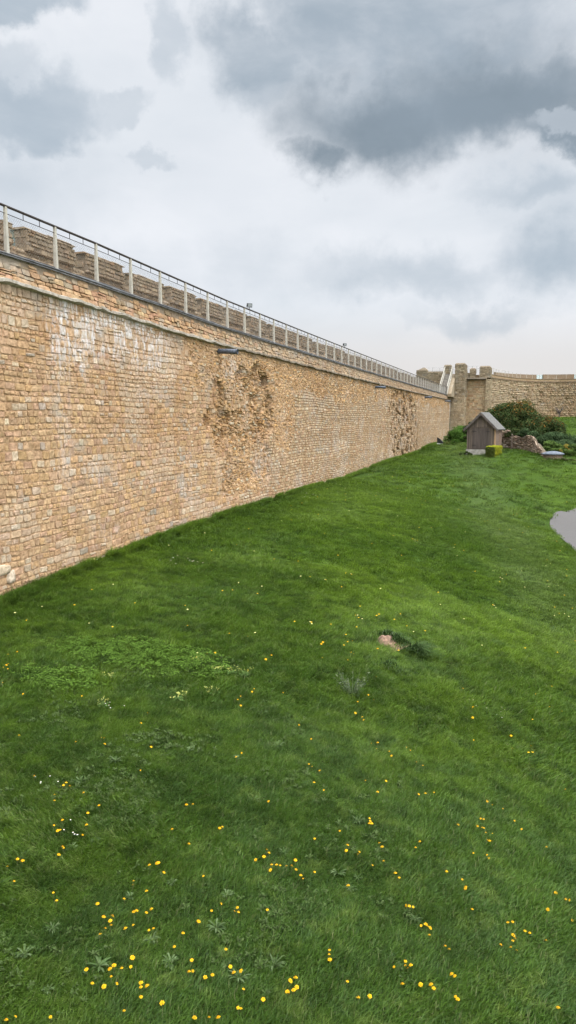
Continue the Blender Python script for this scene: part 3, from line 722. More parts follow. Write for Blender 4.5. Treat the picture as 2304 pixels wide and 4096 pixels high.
# longer fringe along the wall foot
n = 6500; y = 14+(R.random(n)**1.7)*100; x = WX+.05+np.abs(R.normal(0,.15,n))
m = fbm(y*.8,y*0,91,3) > .36; x,y = x[m],y[m]
scatter(x,y,R.integers(8,10,len(x)),R.uniform(.5,1.1,len(x))*(1+sstep(40,100,y)),R.normal(-.3,.9,len(x)))
for q_ in range(90):
    b = 14+(R.random()**1.5)*70; k = int(R.integers(3,9)); x = WX+.10+np.abs(R.normal(0,.10,k)); y = b+R.normal(0,.16,k)
    scatter(x,y,R.integers(8,10,k),R.uniform(.7,1.35,k),R.normal(-.3,.9,k))
# rough clumps in the sward
cx,cy = frustum_points(330,5,40); 
for a,b in zip(cx,cy):
    if a < WX+.4 or path_d(np.array(a),np.array(b)) > -.5 and 33<b<61: continue
    k = int(R.integers(4,14)); x = a+R.normal(0,.16,k); y = b+R.normal(0,.16,k); m = x > WX+.05
    scatter(x[m],y[m],R.integers(8,10,int(m.sum())),R.uniform(.35,.75,int(m.sum())),R.normal(-.3,.7,int(m.sum())))
PT = np.concatenate(PT); RT = np.concatenate(RT); SC = np.concatenate(SC); IX = np.concatenate(IX)
def point_cloud(name, PT, RT, SC, IX, coll):
    me = bpy.data.meshes.new(name); me.vertices.add(len(PT)); me.vertices.foreach_set('co',PT.astype(np.float32).reshape(-1))
    a = me.attributes.new('rot','FLOAT_VECTOR','POINT'); a.data.foreach_set('vector',RT.astype(np.float32).reshape(-1))
    a = me.attributes.new('scl','FLOAT','POINT'); a.data.foreach_set('value',SC.astype(np.float32))
    a = me.attributes.new('idx','INT','POINT'); a.data.foreach_set('value',IX.astype(np.int32))
    me.update(); o = bpy.data.objects.new(name,me); link(o)
    ng = bpy.data.node_groups.new(name+'_scatter','GeometryNodeTree')
    ng.interface.new_socket('Geometry',in_out='INPUT',socket_type='NodeSocketGeometry'); ng.interface.new_socket('Geometry',in_out='OUTPUT',socket_type='NodeSocketGeometry')
    N = ng.nodes.new; L = ng.links.new
    gi = N('NodeGroupInput'); go = N('NodeGroupOutput'); ip = N('GeometryNodeInstanceOnPoints'); ci = N('GeometryNodeCollectionInfo')
    ci.inputs['Collection'].default_value = coll; ci.inputs['Separate Children'].default_value = True; ci.inputs['Reset Children'].default_value = True
    def na(nm,ty):
        n = N('GeometryNodeInputNamedAttribute'); n.data_type = ty; n.inputs['Name'].default_value = nm; return n.outputs[0]
    er = N('FunctionNodeEulerToRotation'); L(na('rot','FLOAT_VECTOR'),er.inputs[0])
    L(gi.outputs[0],ip.inputs['Points']); L(ci.outputs[0],ip.inputs['Instance']); ip.inputs['Pick Instance'].default_value = True
    L(na('idx','INT'),ip.inputs['Instance Index']); L(er.outputs[0],ip.inputs['Rotation']); L(na('scl','FLOAT'),ip.inputs['Scale']); L(ip.outputs[0],go.inputs[0])
    md = o.modifiers.new('scatter','NODES'); md.node_group = ng; return o
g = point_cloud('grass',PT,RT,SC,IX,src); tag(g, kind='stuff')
print('tufts', len(PT))

# ------------------------------------------------------------------ leafy things
def leaf_quads(mb, P, Nrm, size, col, asp=1.6, droop=0.):
    """many little folded leaves"""
    n = len(P); U = np.cross(Nrm, R.normal(0,1,(n,3))); U /= np.linalg.norm(U,axis=1)[:,None]+1e-9; V = np.cross(Nrm,U)
    s = np.asarray(size).reshape(-1,1)*np.ones((n,1)); a = s*asp
    v = np.stack([P-U*a, P-V*s*.5+Nrm*s*.12, P+U*a, P+V*s*.5+Nrm*s*.12],1).reshape(-1,3)
    q = np.arange(4*n).reshape(n,4); mb.add(v,q,np.repeat(col,4,0))
def bush(name, c, rx, ry, rz, nclump, nleaf, size, pal, label, cat='bush', group=None, topcol=None, topfrac=.0, stems=True, seed=1):
    global R
    keep = R; R = np.random.default_rng(seed)
    t = empty(name, c, 0, label, cat, group)
    mb = MB()
    # clump centres in the upper half of an ellipsoid
    a = R.uniform(0,2*math.pi,nclump); zz = R.uniform(.0,1,nclump)**.8; rr = np.sqrt(np.maximum(0,1-zz**2))*R.uniform(.55,1.05,nclump)
    cc = np.stack([rx*rr*np.cos(a), ry*rr*np.sin(a), rz*zz*R.uniform(.75,1.08,nclump)],-1)
    for k in range(nclump):
        cr = np.array((rx,ry,rz)).min()*R.uniform(.22,.42)
        d = R.normal(0,1,(nleaf,3)); d /= np.linalg.norm(d,axis=1)[:,None]
        rad_ = cr*R.uniform(.35,1.05,nleaf)**.6
        P = cc[k]+d*rad_[:,None]*np.array((1.15,1.15,.85)); P[:,2] = np.maximum(P[:,2],.02)
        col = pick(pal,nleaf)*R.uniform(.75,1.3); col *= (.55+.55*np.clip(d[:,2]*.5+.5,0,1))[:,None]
        if topcol is not None:
            m = (P[:,2]/rz > R.uniform(.62,1.0,nleaf)) & (R.random(nleaf) < topfrac*(1 if P[:,0].mean() > -.1*rx else .25)); col[m] = pick(topcol,int(m.sum()))
        N_ = d + R.normal(0,.6,(nleaf,3)); N_ /= np.linalg.norm(N_,axis=1)[:,None]
        leaf_quads(mb,P,N_,size*R.uniform(.6,1.3,nleaf),col)
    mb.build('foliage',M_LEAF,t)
    if stems:
        sb = MB()
        for k in range(min(14,nclump)): sb.tube((R.normal(0,.08*rx),R.normal(0,.08*ry),-.25),cc[k]*.92,.03*rz+.008,.008,n=5,col=(.1,.075,.05))
        sb.build('stems',M_BARGE,t)
    R = keep; return t
DG = [((.032,.055,.016),4),((.048,.075,.020),4),((.065,.080,.022),2),((.085,.080,.026),1)]
MG = [((.035,.085,.018),4),((.055,.11,.022),3),((.028,.06,.018),3)]
LG = [((.09,.15,.03),4),((.07,.12,.03),3),((.12,.16,.04),2)]
BG = [((.05,.088,.034),4),((.068,.105,.042),3),((.042,.070,.026),3)]
OR = [((.24,.105,.02),3),((.15,.085,.025),3),((.32,.16,.03),1)]
def gz(x,y,d=-.05): return (x,y,G(x,y)+d)
def azd(deg,D): return D*math.sin(rad(deg)), D*math.cos(rad(deg))
x,y = azd(-1.35,84); bush('flowering_bush', (x,y,-1.6), 4.0, 2.4, 2.95, 120, 280, .08, DG, 'large dark green bush topped with orange flowers behind the rubble wall', topcol=OR, topfrac=.28, seed=3)
x,y = azd(.55,82); bush('flowering_bush', (x,y,-2.2), 2.3, 1.9, 2.2, 60, 260, .08, DG, 'smaller rusty topped bush joined to the right end of the big bush', topcol=OR, topfrac=.3, seed=4)
x,y = azd(-4.85,93); bush('green_shrub', gz(x,y), 1.9, 1.5, 1.8, 60, 300, .055, [((.075,.15,.024),4),((.055,.12,.02),3),((.10,.18,.03),2)], 'bright green mounded shrub between the wall corner and the shed', 'shrub', seed=5)
x,y = azd(-4.3,84); bush('dark_shrub', (x,y,-2.2), .8, .8, 1.9, 18, 220, .06, DG, 'dark round shrub half hidden behind the left side of the shed', 'shrub', seed=6)
x,y = azd(1.7,78); bush('creeping_shrub', gz(x,y,-.1), 2.6, 1.6, 1.25, 60, 220, .06, BG, 'dull grey green spreading shrub on the bank right of the big bush', 'shrub', seed=7)
x,y = azd(3.0,76); bush('creeping_shrub', gz(x,y,-.1), 2.2, 1.5, 1.0, 45, 220, .06, BG, 'dull grey green low shrub at the right edge of the picture', 'shrub', seed=8)
x,y = azd(1.25,73.5); bush('light_shrub', gz(x,y), 1.25, .7, .85, 26, 220, .05, LG, 'light green leafy shrub just behind the domed box', 'shrub', seed=9)
x,y = azd(2.28,72.5); bush('yellow_shrub', gz(x,y), .5, .4, .75, 12, 200, .05, [((.42,.30,.05),2),((.20,.20,.05),2),((.32,.26,.06),2)], 'small yellow flowering shrub right of the domed box', 'shrub', seed=10)
x,y = azd(2.8,70.5); bush('green_shrub', gz(x,y), .9, .7, .85, 22, 220, .05, LG, 'fresh green shrub at the right edge beside the yellow flowers', 'shrub', seed=11)
x,y = azd(1.9,67.8); bush('border_plants', gz(x,y,-.08), 1.6, .35, .28, 30, 120, .04, [((.07,.10,.03),3),((.16,.13,.06),2),((.10,.12,.05),2)], 'low mixed border plants in front of the domed box', 'plants', stems=False, seed=12)
x,y = azd(-4.55,72.4); bush('ivy_patch', gz(x,y,-.05), .8, .3, .42, 14, 180, .04, DG, 'dark low ivy at the front foot of the shed', 'plants', stems=False, seed=13)
x,y = azd(-2.95,71.0); bush('grey_shrub', gz(x,y,-.02), .38, .3, .5, 10, 160, .04, [((.10,.14,.07),3),((.07,.11,.05),2)], 'small pale green plant in front of the clipped hedge', 'shrub', stems=False, seed=14)
x,y = azd(-5.35,96); bush('yellow_shrub', gz(x,y,-.05), 1.6, .4, .35, 16, 120, .05, [((.16,.16,.05),3),((.10,.13,.04),3)], 'straggly yellowish plants on the ground left of the shed', 'plants', stems=False, seed=15)
for j,(a_,D_,h_) in enumerate(((-2.0,77.3,1.9),(-1.2,76.6,1.5),(-.3,74.9,1.5))):
    x,y = azd(a_,D_); bush('creeping_shrub',(x,y,G(x,y)+h_*.72),1.0,.7,.7,16,200,.055,DG if j<2 else BG,('dark leafy growth on top of the rubble wall beside the shed','dark leafy growth over the middle of the rubble wall','grey green growth over the low right end of the rubble wall')[j],'shrub',seed=20+j)
# bare little tree by the far wall
x,y = azd(1.75,141); t = empty('bare_tree', (x,y,G(x,y)-.1), 0, 'small leafless tree against the far curtain wall', 'tree'); mb = MB(); mb.tube((0,0,0),(.1,0,1.3),.12,.08,col=(.06,.05,.045)); mb.build('trunk',M_BARGE,t)
mb = MB()
for k in range(16):
    a = R.uniform(0,6.28); z0 = R.uniform(.7,1.3); L = R.uniform(.8,1.6); e = np.array((math.cos(a)*L*.7,math.sin(a)*L*.5,z0+L*.8)); mb.tube((.05,0,z0),e,.04,.012,n=5)
    for j in range(4): b = np.array((.05,0,z0))*(1-.3*j/1.5)+e*(.3*j/1.5) if j<3 else e*.9; mb.tube(b,b+R.normal(0,.35,3)+np.array((0,0,.2)),.014,.005,n=4)
mb.build('branches',M_BARGE,t)
# clipped hedge
def hedge():
    x,y = azd(-2.55,71.4); t = empty('clipped_hedge', (x,y,G(x,y)-.05), rad(-12), 'low clipped yellow green box hedge in front of the shed', 'hedge'); mb = MB()
    n = 9000; f = R.integers(0,4,n); u = R.uniform(-1,1,n); w = R.uniform(0,1,n); hx,hy,hz = .36,1.3,.86
    P = np.empty((n,3)); Nn = np.zeros((n,3))
    m=f==0; P[m]=np.stack([u[m]*hx,np.full(m.sum(),-hy),w[m]*hz],-1); Nn[m]=(0,-1,0)
    m=f==1; P[m]=np.stack([np.full(m.sum(),hx),u[m]*hy,w[m]*hz],-1); Nn[m]=(1,0,0)
    m=f==2; P[m]=np.stack([u[m]*hx,(w[m]*2-1)*hy,np.full(m.sum(),hz)],-1); Nn[m]=(0,0,1)
    m=f==3; P[m]=np.stack([np.full(m.sum(),-hx),u[m]*hy,w[m]*hz],-1); Nn[m]=(-1,0,0)
    P += R.normal(0,.035,(n,3))+ (.05*(fbm(P[:,0]*4+P[:,1]*3,P[:,2]*4,171,2)-.5)*4)[:,None]*np.where(Nn==0,0,1)*np.sign(Nn); Nn = Nn+R.normal(0,.5,(n,3)); Nn/=np.linalg.norm(Nn,axis=1)[:,None]
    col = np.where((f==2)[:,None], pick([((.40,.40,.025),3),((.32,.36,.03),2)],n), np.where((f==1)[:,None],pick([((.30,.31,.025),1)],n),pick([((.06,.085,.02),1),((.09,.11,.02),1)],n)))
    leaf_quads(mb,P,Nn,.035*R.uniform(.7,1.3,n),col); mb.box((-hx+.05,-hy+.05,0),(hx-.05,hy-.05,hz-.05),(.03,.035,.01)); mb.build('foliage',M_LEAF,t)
hedge()

# ------------------------------------------------------------------ garden shed
def shed():
    x,y = azd(-3.25,74); z = -2.72
    t = empty('garden_shed', (x,y,z), rad(-14+3), 'small weathered timber shed with steep grey felt roof on the grass bank', 'shed')
    w,l,e,r = 1.29,1.25,2.02,3.28
    mb = MB().box((-w-.05,-l-.05,-1.0),(w+.05,l+.05,-.004)); mb.build('base',M_CONC,t)
    # gable wall boards (vertical below, horizontal in the gable)
    mb = MB(); mb.box((-w,-l+.03,0),(w,l,e),(0,0,0))
    n = 22
    for k in range(n):
        a = -w+2*w*k/n; 
        if -.78 < a+.06 < .80: continue
        mb.box((a+.004,-l+R.uniform(-.006,.004),.0),(a+2*w/n-.004,-l+.05,e))
    for k in range(9):
        z0 = e+k*(r-e)/9; hw = w*(1-(z0+.13-e)/(r-e)) ; hw2 = w*(1-(z0-e)/(r-e))
        mb.hexa([(-hw2,-l-.012,z0),(hw2,-l-.012,z0),(hw2,-l+.05,z0),(-hw2,-l+.05,z0),(-max(hw,.01),-l+.004,z0+.138),(max(hw,.01),-l+.004,z0+.138),(max(hw,.01),-l+.05,z0+.138),(-max(hw,.01),-l+.05,z0+.138)])
    mb.build('boarded_wall',M_WOODG,t)
    mb = MB()
    for k in range(14):
        z0 = k*e/14; mb.hexa([(w,-l,z0),(w+.022,-l,z0),(w+.022,l,z0),(w,l,z0),(w,-l,z0+e/14),(w+.006,-l,z0+e/14),(w+.006,l,z0+e/14),(w,l,z0+e/14)])
    mb.build('side_boards',M_WOODB,t)
    MB().box((w-.09,-l-.02,0),(w+.03,-l+.09,e)).build('corner_trim',M_WOODW,t); MB().box((w+.0,l*.30,0),(w+.035,l*.30+.07,e)).build('cover_strip',M_WOODW,t)
    MB().hexa([(-w,l-.02,e),(w,l-.02,e),(w,l,e),(-w,l,e),(-.01,l-.02,r),(.01,l-.02,r),(.01,l,r),(-.01,l,r)]).build('rear_gable',M_WOODG,t)
    for s in (-1,1):
        mb = MB(); x0 = -.78 if s<0 else .02; wd = .77
        for k in range(6):
            a = x0+wd*k/6; mb.box((a+.004,-l-.03-R.uniform(0,.008),.06),(a+wd/6-.004,-l+.02,1.93))
        d = mb.build('door',M_DOOR,t)
        for zz in (.35,1.6):
            hb = MB().box((x0+(.0 if s<0 else wd-.35),-l-.05,zz),(x0+(.35 if s<0 else wd),-l-.037,zz+.05)); hb.build('hinge',M_BLACK,d)
    ov = .26; k = (r-e)/w; ex = w+.26; ez = r-k*ex
    for s in (-1,1):
        mb = MB(); a = [(0,r+.02),(s*ex,ez+.02)]
        dx,dz = (-(r-ez)/math.hypot(ex,r-ez)*s*-1, ex/math.hypot(ex,r-ez)); th=.07
        v = []
        for yy in (-l-ov,l+ov):
            v += [(0,yy,r+.01),(s*ex,yy,ez+.01),(s*(ex+.02),yy,ez+.01+th),(0,yy,r+.01+th*1.4)]
        mb.add(v,[(0,1,2,3),(7,6,5,4),(0,4,5,1),(1,5,6,2),(2,6,7,3),(3,7,4,0)])
        mb.build('roof',M_ROOF,t)
        mb = MB(); yy=-l-ov-.025
        mb.hexa([(0,yy,r-.17),(s*ex,yy,ez-.15),(s*ex,yy+.024,ez-.15),(0,yy+.024,r-.17),(0,yy,r+.03),(s*ex,yy,ez+.03),(s*ex,yy+.024,ez+.03),(0,yy+.024,r+.03)]); mb.build('bargeboard',M_BARGE,t)
shed()

# ------------------------------------------------------------------ ruined rubble wall
def ruin():
    A,P1,P2,P3,P4 = (np.array(azd(*q_)) for q_ in ((-2.35,77),(-1.2,76),(-.4,74.5),(.2,72.5),(.85,70.3)))
    t = empty('rubble_wall', (A[0],A[1],G(*A)), 0, 'low ruined rubble retaining wall running right from the shed', 'wall')
    bpy.context.view_layer.update(); iv = t.matrix_basis.inverted()
    pts = [A,P1,P2,P3,P4]; hs = [2.15,1.45,1.5,1.4,.5]
    mb = MB(); P2 = np.array(pts); cum_ = np.concatenate([[0],np.cumsum(np.hypot(*np.diff(P2,axis=0).T))])
    def fr(s,h,d):
        x = np.interp(s,cum_,P2[:,0]); y = np.interp(s,cum_,P2[:,1]); hh = np.interp(s,cum_,hs)*(.82+.36*vnoise(s*1.7,s*0,151)); return np.stack([x-d*.45,y-d*.9,ground(x,y)-.25+h*hh],-1)
    sheet(mb,0,cum_[-1],0,1,.12,fr,lambda S,H:-.25*(H>.97)-.1*fbm(S*2,H*3,7),(.15,.12,.09))
    rc = courses(0,cum_[-1],0,1.03,(.07,.14),(2.,4.5)); rc[:,2:] += R.normal(0,.012,len(rc))[:,None]
    stones(mb,rc,6,p=(.0,.16),rot=.04,tilt=.15,rnd=(.15,.4),jit=.02,cols=pick(PAL_RUIN,len(rc)),frame=fr,edge=.03)
    o = mb.build('stone_face',M_FAR,None,True); o.parent=t; o.matrix_parent_inverse=iv
    mb = MB()
    for k in range(4):
        a,b = pts[k],pts[k+1]; d = np.array((.45,.9)); za,zb = G(*a)-.5,G(*b)-.5
        v = [(a[0]+.1,a[1]+.2,za),(b[0]+.1,b[1]+.2,zb),(b[0]+.5,b[1]+1.,zb),(a[0]+.5,a[1]+1.,za),(a[0]+.1,a[1]+.2,za+.1+.85*hs[k]),(b[0]+.1,b[1]+.2,zb+.1+.85*hs[k+1]),(b[0]+.5,b[1]+1.,zb+.1+.85*hs[k+1]),(a[0]+.5,a[1]+1.,za+.1+.85*hs[k])]
        mb.hexa(v,(.13,.11,.08))
    o = mb.build('core',M_FAR); o.parent=t; o.matrix_parent_inverse=iv
    p = np.array(azd(-1.35,75.2)); z = G(*p); t2 = empty('timber_post',(p[0],p[1],z-.1),0,'thin upright timber post standing against the rubble wall','post'); MB().hexa([(-.05,-.05,0),(.05,-.05,0),(.05,.05,0),(-.05,.05,0),(-.04,-.04,1.5),(.04,-.04,1.5),(.04,.04,1.56),(-.04,.04,1.56)]).build('shaft',M_WOODG,t2)
ruin()
# domed box
def dome():
    x,y = azd(1.45,69.5); t = empty('domed_box',(x,y,G(x,y)),0,'low round wooden tub with shallow grey blue domed lid by the border','garden box'); n=16
    mb = MB(); th = np.arange(n)*2*math.pi/n
    rr = [(.78,-.3),(.80,.02),(.80,.30)]
    v = np.concatenate([np.stack([r*np.cos(th),r*.8*np.sin(th),np.full(n,z)],-1) for r,z in rr]); i=np.arange(3*n).reshape(3,n); j=np.roll(i,-1,1)
    mb.add(v,np.stack([i[:-1],j[:-1],j[1:],i[1:]],-1).reshape(-1,4)); mb.build('tub',M_WOODB,t)
    mb = MB(); prof=[(.82,.28),(.95,.30),(.95,.36),(.8,.44),(.5,.53),(.2,.58),(.02,.59)]
    v = np.concatenate([np.stack([r*np.cos(th),r*.8*np.sin(th),np.full(n,z)],-1) for r,z in prof]); k=len(prof); i=np.arange(k*n).reshape(k,n); j=np.roll(i,-1,1)
    mb.add(v,np.stack([i[:-1],j[:-1],j[1:],i[1:]],-1).reshape(-1,4)); mb.build('lid',M_SLATE,t,True)
dome()
# ground floodlight at the end of the wall
def uplight():
    x,y = azd(-6.4,99); t = empty('ground_uplight',(x,y,G(x,y)),0,'small black and white uplighter on the ground at the wall end','light')
    MB().box((-.32,-.2,0),(-.02,.2,.26)).box((.04,-.2,0),(.34,.2,.22)).build('ballast',M_WHITE,t)
    MB().hexa([(-.3,-.1,.28),(.55,-.1,.18),(.55,.3,.18),(-.3,.3,.28),(-.32,-.15,1.0),(.0,-.15,.85),(.35,.25,.5),(-.2,.25,.9)]).build('lamp_head',M_BLACK,t)
uplight()

# ------------------------------------------------------------------ flowers and weeds on the bank
DAND = [(-10.85,14.17),(-7.73,16.37),(-7.55,16.12),(-7.05,15.03),(-6.08,15.07),(-5.68,15.12),(-9.2,12.03),(-9.21,11.78),(-8.87,11.34),(-8.81,11.2),(-8.82,11.13),(-8.7,11.1),(-8.4,10.56),(-5.96,13.6),(-5.84,13.71),(-6.04,13.24),(-4.9,14.07),(-4.89,14.39),(-4.94,13.15),(-4.52,12.24),(-4.52,12.35),(-4.07,12.61),(-4.62,11.94),(-4.61,11.78),(-4.49,11.61),(-5.68,10.57),(-5.63,10.26),(-6.88,8.96),(-6.11,9.21),(-5.89,9.53),(-5.85,9.55),(-5.72,9.34),(-5.1,9.58),(-3.89,9.86),(-3.87,10.03),(-4.85,8.8),(-5.53,8.09),(-5.53,8.03),(-5.44,8.03),(-5.22,8.0),(-5.48,7.76),(-5.4,7.64),(-5.99,8.07),(-4.88,7.8),(-4.91,7.6),(-5.1,7.36),(-3.92,8.43),(-3.97,8.35),(-3.08,8.93),(-6.92,10.65),(-7.76,10.25),(-10.59,14.8),(-5.12,7.22),(-5.03,7.16),(-5.01,7.18),(-4.79,7.38),(-4.75,7.23),(-4.82,6.94),(-4.78,6.9),(-4.77,6.79),(-5.08,6.5),(-5.01,6.49),(-5.1,6.36),(-4.9,6.2),(-4.45,6.22),(-4.37,6.16),(-3.96,6.25),(-3.81,6.11),(-3.74,6.15),(-3.73,6.1),(-3.7,6.06),(-3.72,5.99),(-3.56,6.09),(-3.71,5.88),(-3.83,6.74),(-3.81,6.69),(-3.64,6.67),(-3.79,6.47),(-3.61,6.34),(-3.59,6.36),(-3.48,6.36),(-3.46,6.43),(-3.52,6.17),(-3.33,6.22),(-3.34,6.15),(-3.8,7.04),(-3.75,7.12),(-3.74,7.13),(-3.62,7.02),(-3.89,7.78),(-3.61,7.64),(-3.42,8.11),(-3.39,8.12),(-3.2,7.12),(-2.92,6.69),(-2.87,6.82),(-2.7,6.84),(-2.71,6.78),(-2.67,6.79),(-2.98,6.5),(-3.03,6.25),(-3.04,6.08),(-3.31,5.77),(-3.43,5.58),(-3.4,5.6),(-3.34,5.63),(-3.27,5.67),(-3.6,5.47),(-3.37,5.5),(-3.48,5.37),(-3.37,5.38),(-3.28,5.44),(-3.1,5.54),(-3.08,5.5),(-3.03,5.52),(-3.03,5.41),(-2.83,5.41),(-3.08,5.21),(-3.9,4.76),(-3.84,4.8),(-3.6,4.93),(-2.81,5.97),(-2.76,5.88),(-2.77,5.82),(-2.62,5.84),(-2.58,5.91),(-2.6,6.28),(-2.47,6.07),(-2.42,6.03),(-2.36,6.06),(-2.27,5.88),(-2.24,5.67),(-2.22,5.68),(-2.07,5.84),(-2.54,5.43),(-2.43,5.48),(-2.36,5.52),(-2.41,6.94),(-2.61,7.67),(-2.56,7.69),(-2.59,7.57),(-2.52,7.7),(-2.45,7.72),(-2.76,7.93),(-2.74,7.78),(-2.72,7.89),(-2.81,7.7),(-1.92,6.05),(-5.56,21.18),(-5.08,22.54),(-2.58,23.56),(-4.16,19.51),(-4.03,18.62),(-4.07,18.56),(-3.89,18.5),(-3.97,18.48),(-3.63,19.06),(-3.6,19.22),(-4.81,17.09),(-4.84,17.08),(-4.77,16.99),(-5.13,16.78),(-4.4,17.35),(-3.86,17.73),(-3.94,16.95),(-3.79,16.47),(-3.69,16.54),(-3.8,16.16),(-4.21,15.9),(-4.22,15.8),(-3.49,15.77),(-3.56,15.8),(-3.98,14.98),(-3.5,15.25),(-3.11,16.51),(-2.71,16.93),(-3.2,19.24),(-2.84,18.99),(-2.61,18.57),(-2.38,19.0),(-2.87,13.34),(-2.63,12.63),(-2.59,12.54),(-2.77,12.7),(-2.77,13.82),(-2.62,13.6),(-2.8,14.79),(-3.14,11.17),(-2.3,11.78),(-2.21,11.85),(-2.19,11.65),(-1.99,11.68),(-1.94,11.59),(-1.79,12.17),(-1.71,12.08),(-1.56,11.7),(-1.45,11.66),(-2.94,10.34),(-2.87,10.26),(-2.75,10.24),(-2.72,9.83),(-2.55,9.72),(-2.12,10.44),(-1.86,10.69),(-1.37,10.61),(-1.29,10.72),(-1.18,10.84),(-1.89,10.18),(-0.91,14.97),(-0.79,13.43),(-0.17,14.35),(-0.13,13.65),(0.19,14.25),(0.66,13.93),(0.28,17.1),(0.65,18.19),(0.03,20.4),(-0.97,24.23),(-0.87,24.08),(-1.18,15.81),(-3.45,11.54),(-0.88,14.47),(0.74,12.88),(0.56,16.69),(0.81,16.73),(-0.91,28.09),(-0.85,28.89),(0.9,25.73),(-1.84,9.37),(-1.82,9.32),(-1.79,9.28),(-1.81,9.22),(-0.76,10.02),(-0.45,10.49),(-0.49,10.49),(-0.52,10.24),(-0.45,10.19),(-0.43,10.19),(-0.4,10.09),(-0.32,10.14),(-0.37,9.89),(-0.34,9.89),(-0.31,9.95),(-0.04,10.9),(0.06,10.7),(-0.36,11.14),(-0.44,11.19),(-0.21,11.15),(0.39,10.44),(-2.31,8.39),(-2.09,8.75),(-1.94,8.53),(-1.93,8.43),(-1.78,8.46),(-1.78,8.41),(-1.61,8.85),(-1.56,8.76),(-1.59,8.3),(-1.5,8.52),(-1.19,9.02),(-1.16,9.18),(-0.51,9.34),(-0.35,9.44),(-0.33,9.44),(-0.78,8.72),(-0.59,8.63),(-0.54,8.53),(-0.54,8.48),(-0.44,8.14),(-1.32,8.3),(-1.26,8.2),(-2.4,7.89),(-2.4,7.74),(-2.35,7.75),(-2.27,7.67),(-2.22,7.58),(-2.15,7.81),(-1.75,7.75),(-1.11,7.77),(-1.08,7.78),(-1.04,7.78),(-0.88,7.6),(-0.86,7.55),(-0.83,7.55),(-0.82,7.41),(-0.92,7.54),(-0.65,7.32),(-0.61,7.32),(-0.06,8.15),(-0.01,8.2),(0.12,8.15),(0.17,8.15),(-0.0,8.0),(-0.0,7.9),(0.02,7.95),(-0.12,7.75),(0.04,7.75),(-0.02,7.75),(0.34,8.14),(0.37,8.74),(0.47,9.24),(0.58,9.18),(0.62,9.18),(0.64,8.78),(-1.69,6.69),(-1.68,6.64),(-1.66,6.59),(-1.08,6.82),(-0.99,6.93),(-0.98,6.88),(-0.95,6.83),(-0.93,6.89),(-0.97,6.63),(-0.81,6.7),(-0.72,6.76),(-0.69,6.72),(-0.55,6.98),(-0.52,6.98),(-1.89,6.22),(-1.92,6.16),(-1.85,6.13),(-1.91,6.06),(-1.86,6.07),(-1.44,6.39),(-1.22,6.33),(-1.31,6.26),(-0.49,6.73),(-0.47,6.73),(0.43,7.14),(-1.24,30.02),(-0.93,24.23),(-6.83,47.36),(-6.38,45.91),(-6.07,45.04),(-5.76,44.73),(-5.3,53.69),(-5.72,54.55),(-5.03,53.61),(-4.72,53.24),(-0.72,49.69),(-0.5,50.65),(-0.9,49.24),(-4.36,31.6),(-4.57,31.67),(-5.53,21.19),(-5.11,22.58),(-10.94,22.03),(0.95,27.23),(0.82,30.54),(1.37,29.87),(-2.86,37.09),(-1.81,28.54),(-0.93,29.03),(-4.27,35.49),(-8.38,22.97),(-7.41,19.06),(-7.45,18.02),(-7.28,18.3),(-7.49,22.33),(-6.84,22.74),(-5.99,21.12),(-5.6,28.25),(-4.35,27.46),(0.99,35.54),(-0.05,28.75),(-2.67,30.88),(-6.75,31.02),(-5.97,36.31),(-6.02,24.62),(-5.25,22.5),(-5.3,31.3),(-3.86,62.08),(-5.54,62.05),(-7.57,58.51),(-7.98,48.35)]
COWSLIP = [(-7.03,11.7),(-5.56,11.42),(-5.98,13.15),(-5.46,12.89),(-5.21,12.99),(-4.98,13.08),(-5.11,11.95),(-6.49,10.62),(-4.39,31.24)]
DAISY = [(-9.54,20.6),(-6.29,10.57),(-5.88,8.09),(-4.9,7.31),(-11.88,18.99),(-0.47,15.39),(-9.99,37.39),(-11.25,38.85)]
ROSE = [(-3.84,7.7),(-4.77,7.04),(-5.12,6.66),(-4.6,7.26),(-3.3,6.12),(-4.18,5.8),(-4.23,5.45),(-3.0,5.93),(-3.56,5.62),(-2.89,7.03),(-3.23,7.92),(-2.6,8.09),(-2.22,6.85),(-2.08,7.36),(-3.29,8.97),(-4.5,8.37),(-5.39,9.07),(-3.51,6.97),(-2.82,6.57),(-1.93,8.02),(-1.71,8.07),(-1.07,7.22),(-1.0,7.69),(-1.74,7.81),(-0.66,8.78),(0.01,9.5),(-0.96,6.78),(-0.21,7.9),(-2.14,6.35),(-2.38,6.05),(-3.81,5.2),(-3.78,6.59),(-5.5,8.35),(-4.61,9.88),(-1.98,9.29),(-4.15,11.74),(-3.54,10.73),(-3.91,10.01)]
TUFT = [(-3.06,13.71)]
MOUND = [(-3.14,17.57)]
TUSS = [(-2.86,17.72),(-2.35,17.29),(-2.66,15.73)]
CLOVER = [(-7.35,13.08),(-7.8,12.64),(-6.87,13.67),(-7.8,11.57),(-6.2,13.16),(-7.76,10.92)]
def near_grass(x,y,d=0.): return (x,y,G(x,y)+d)
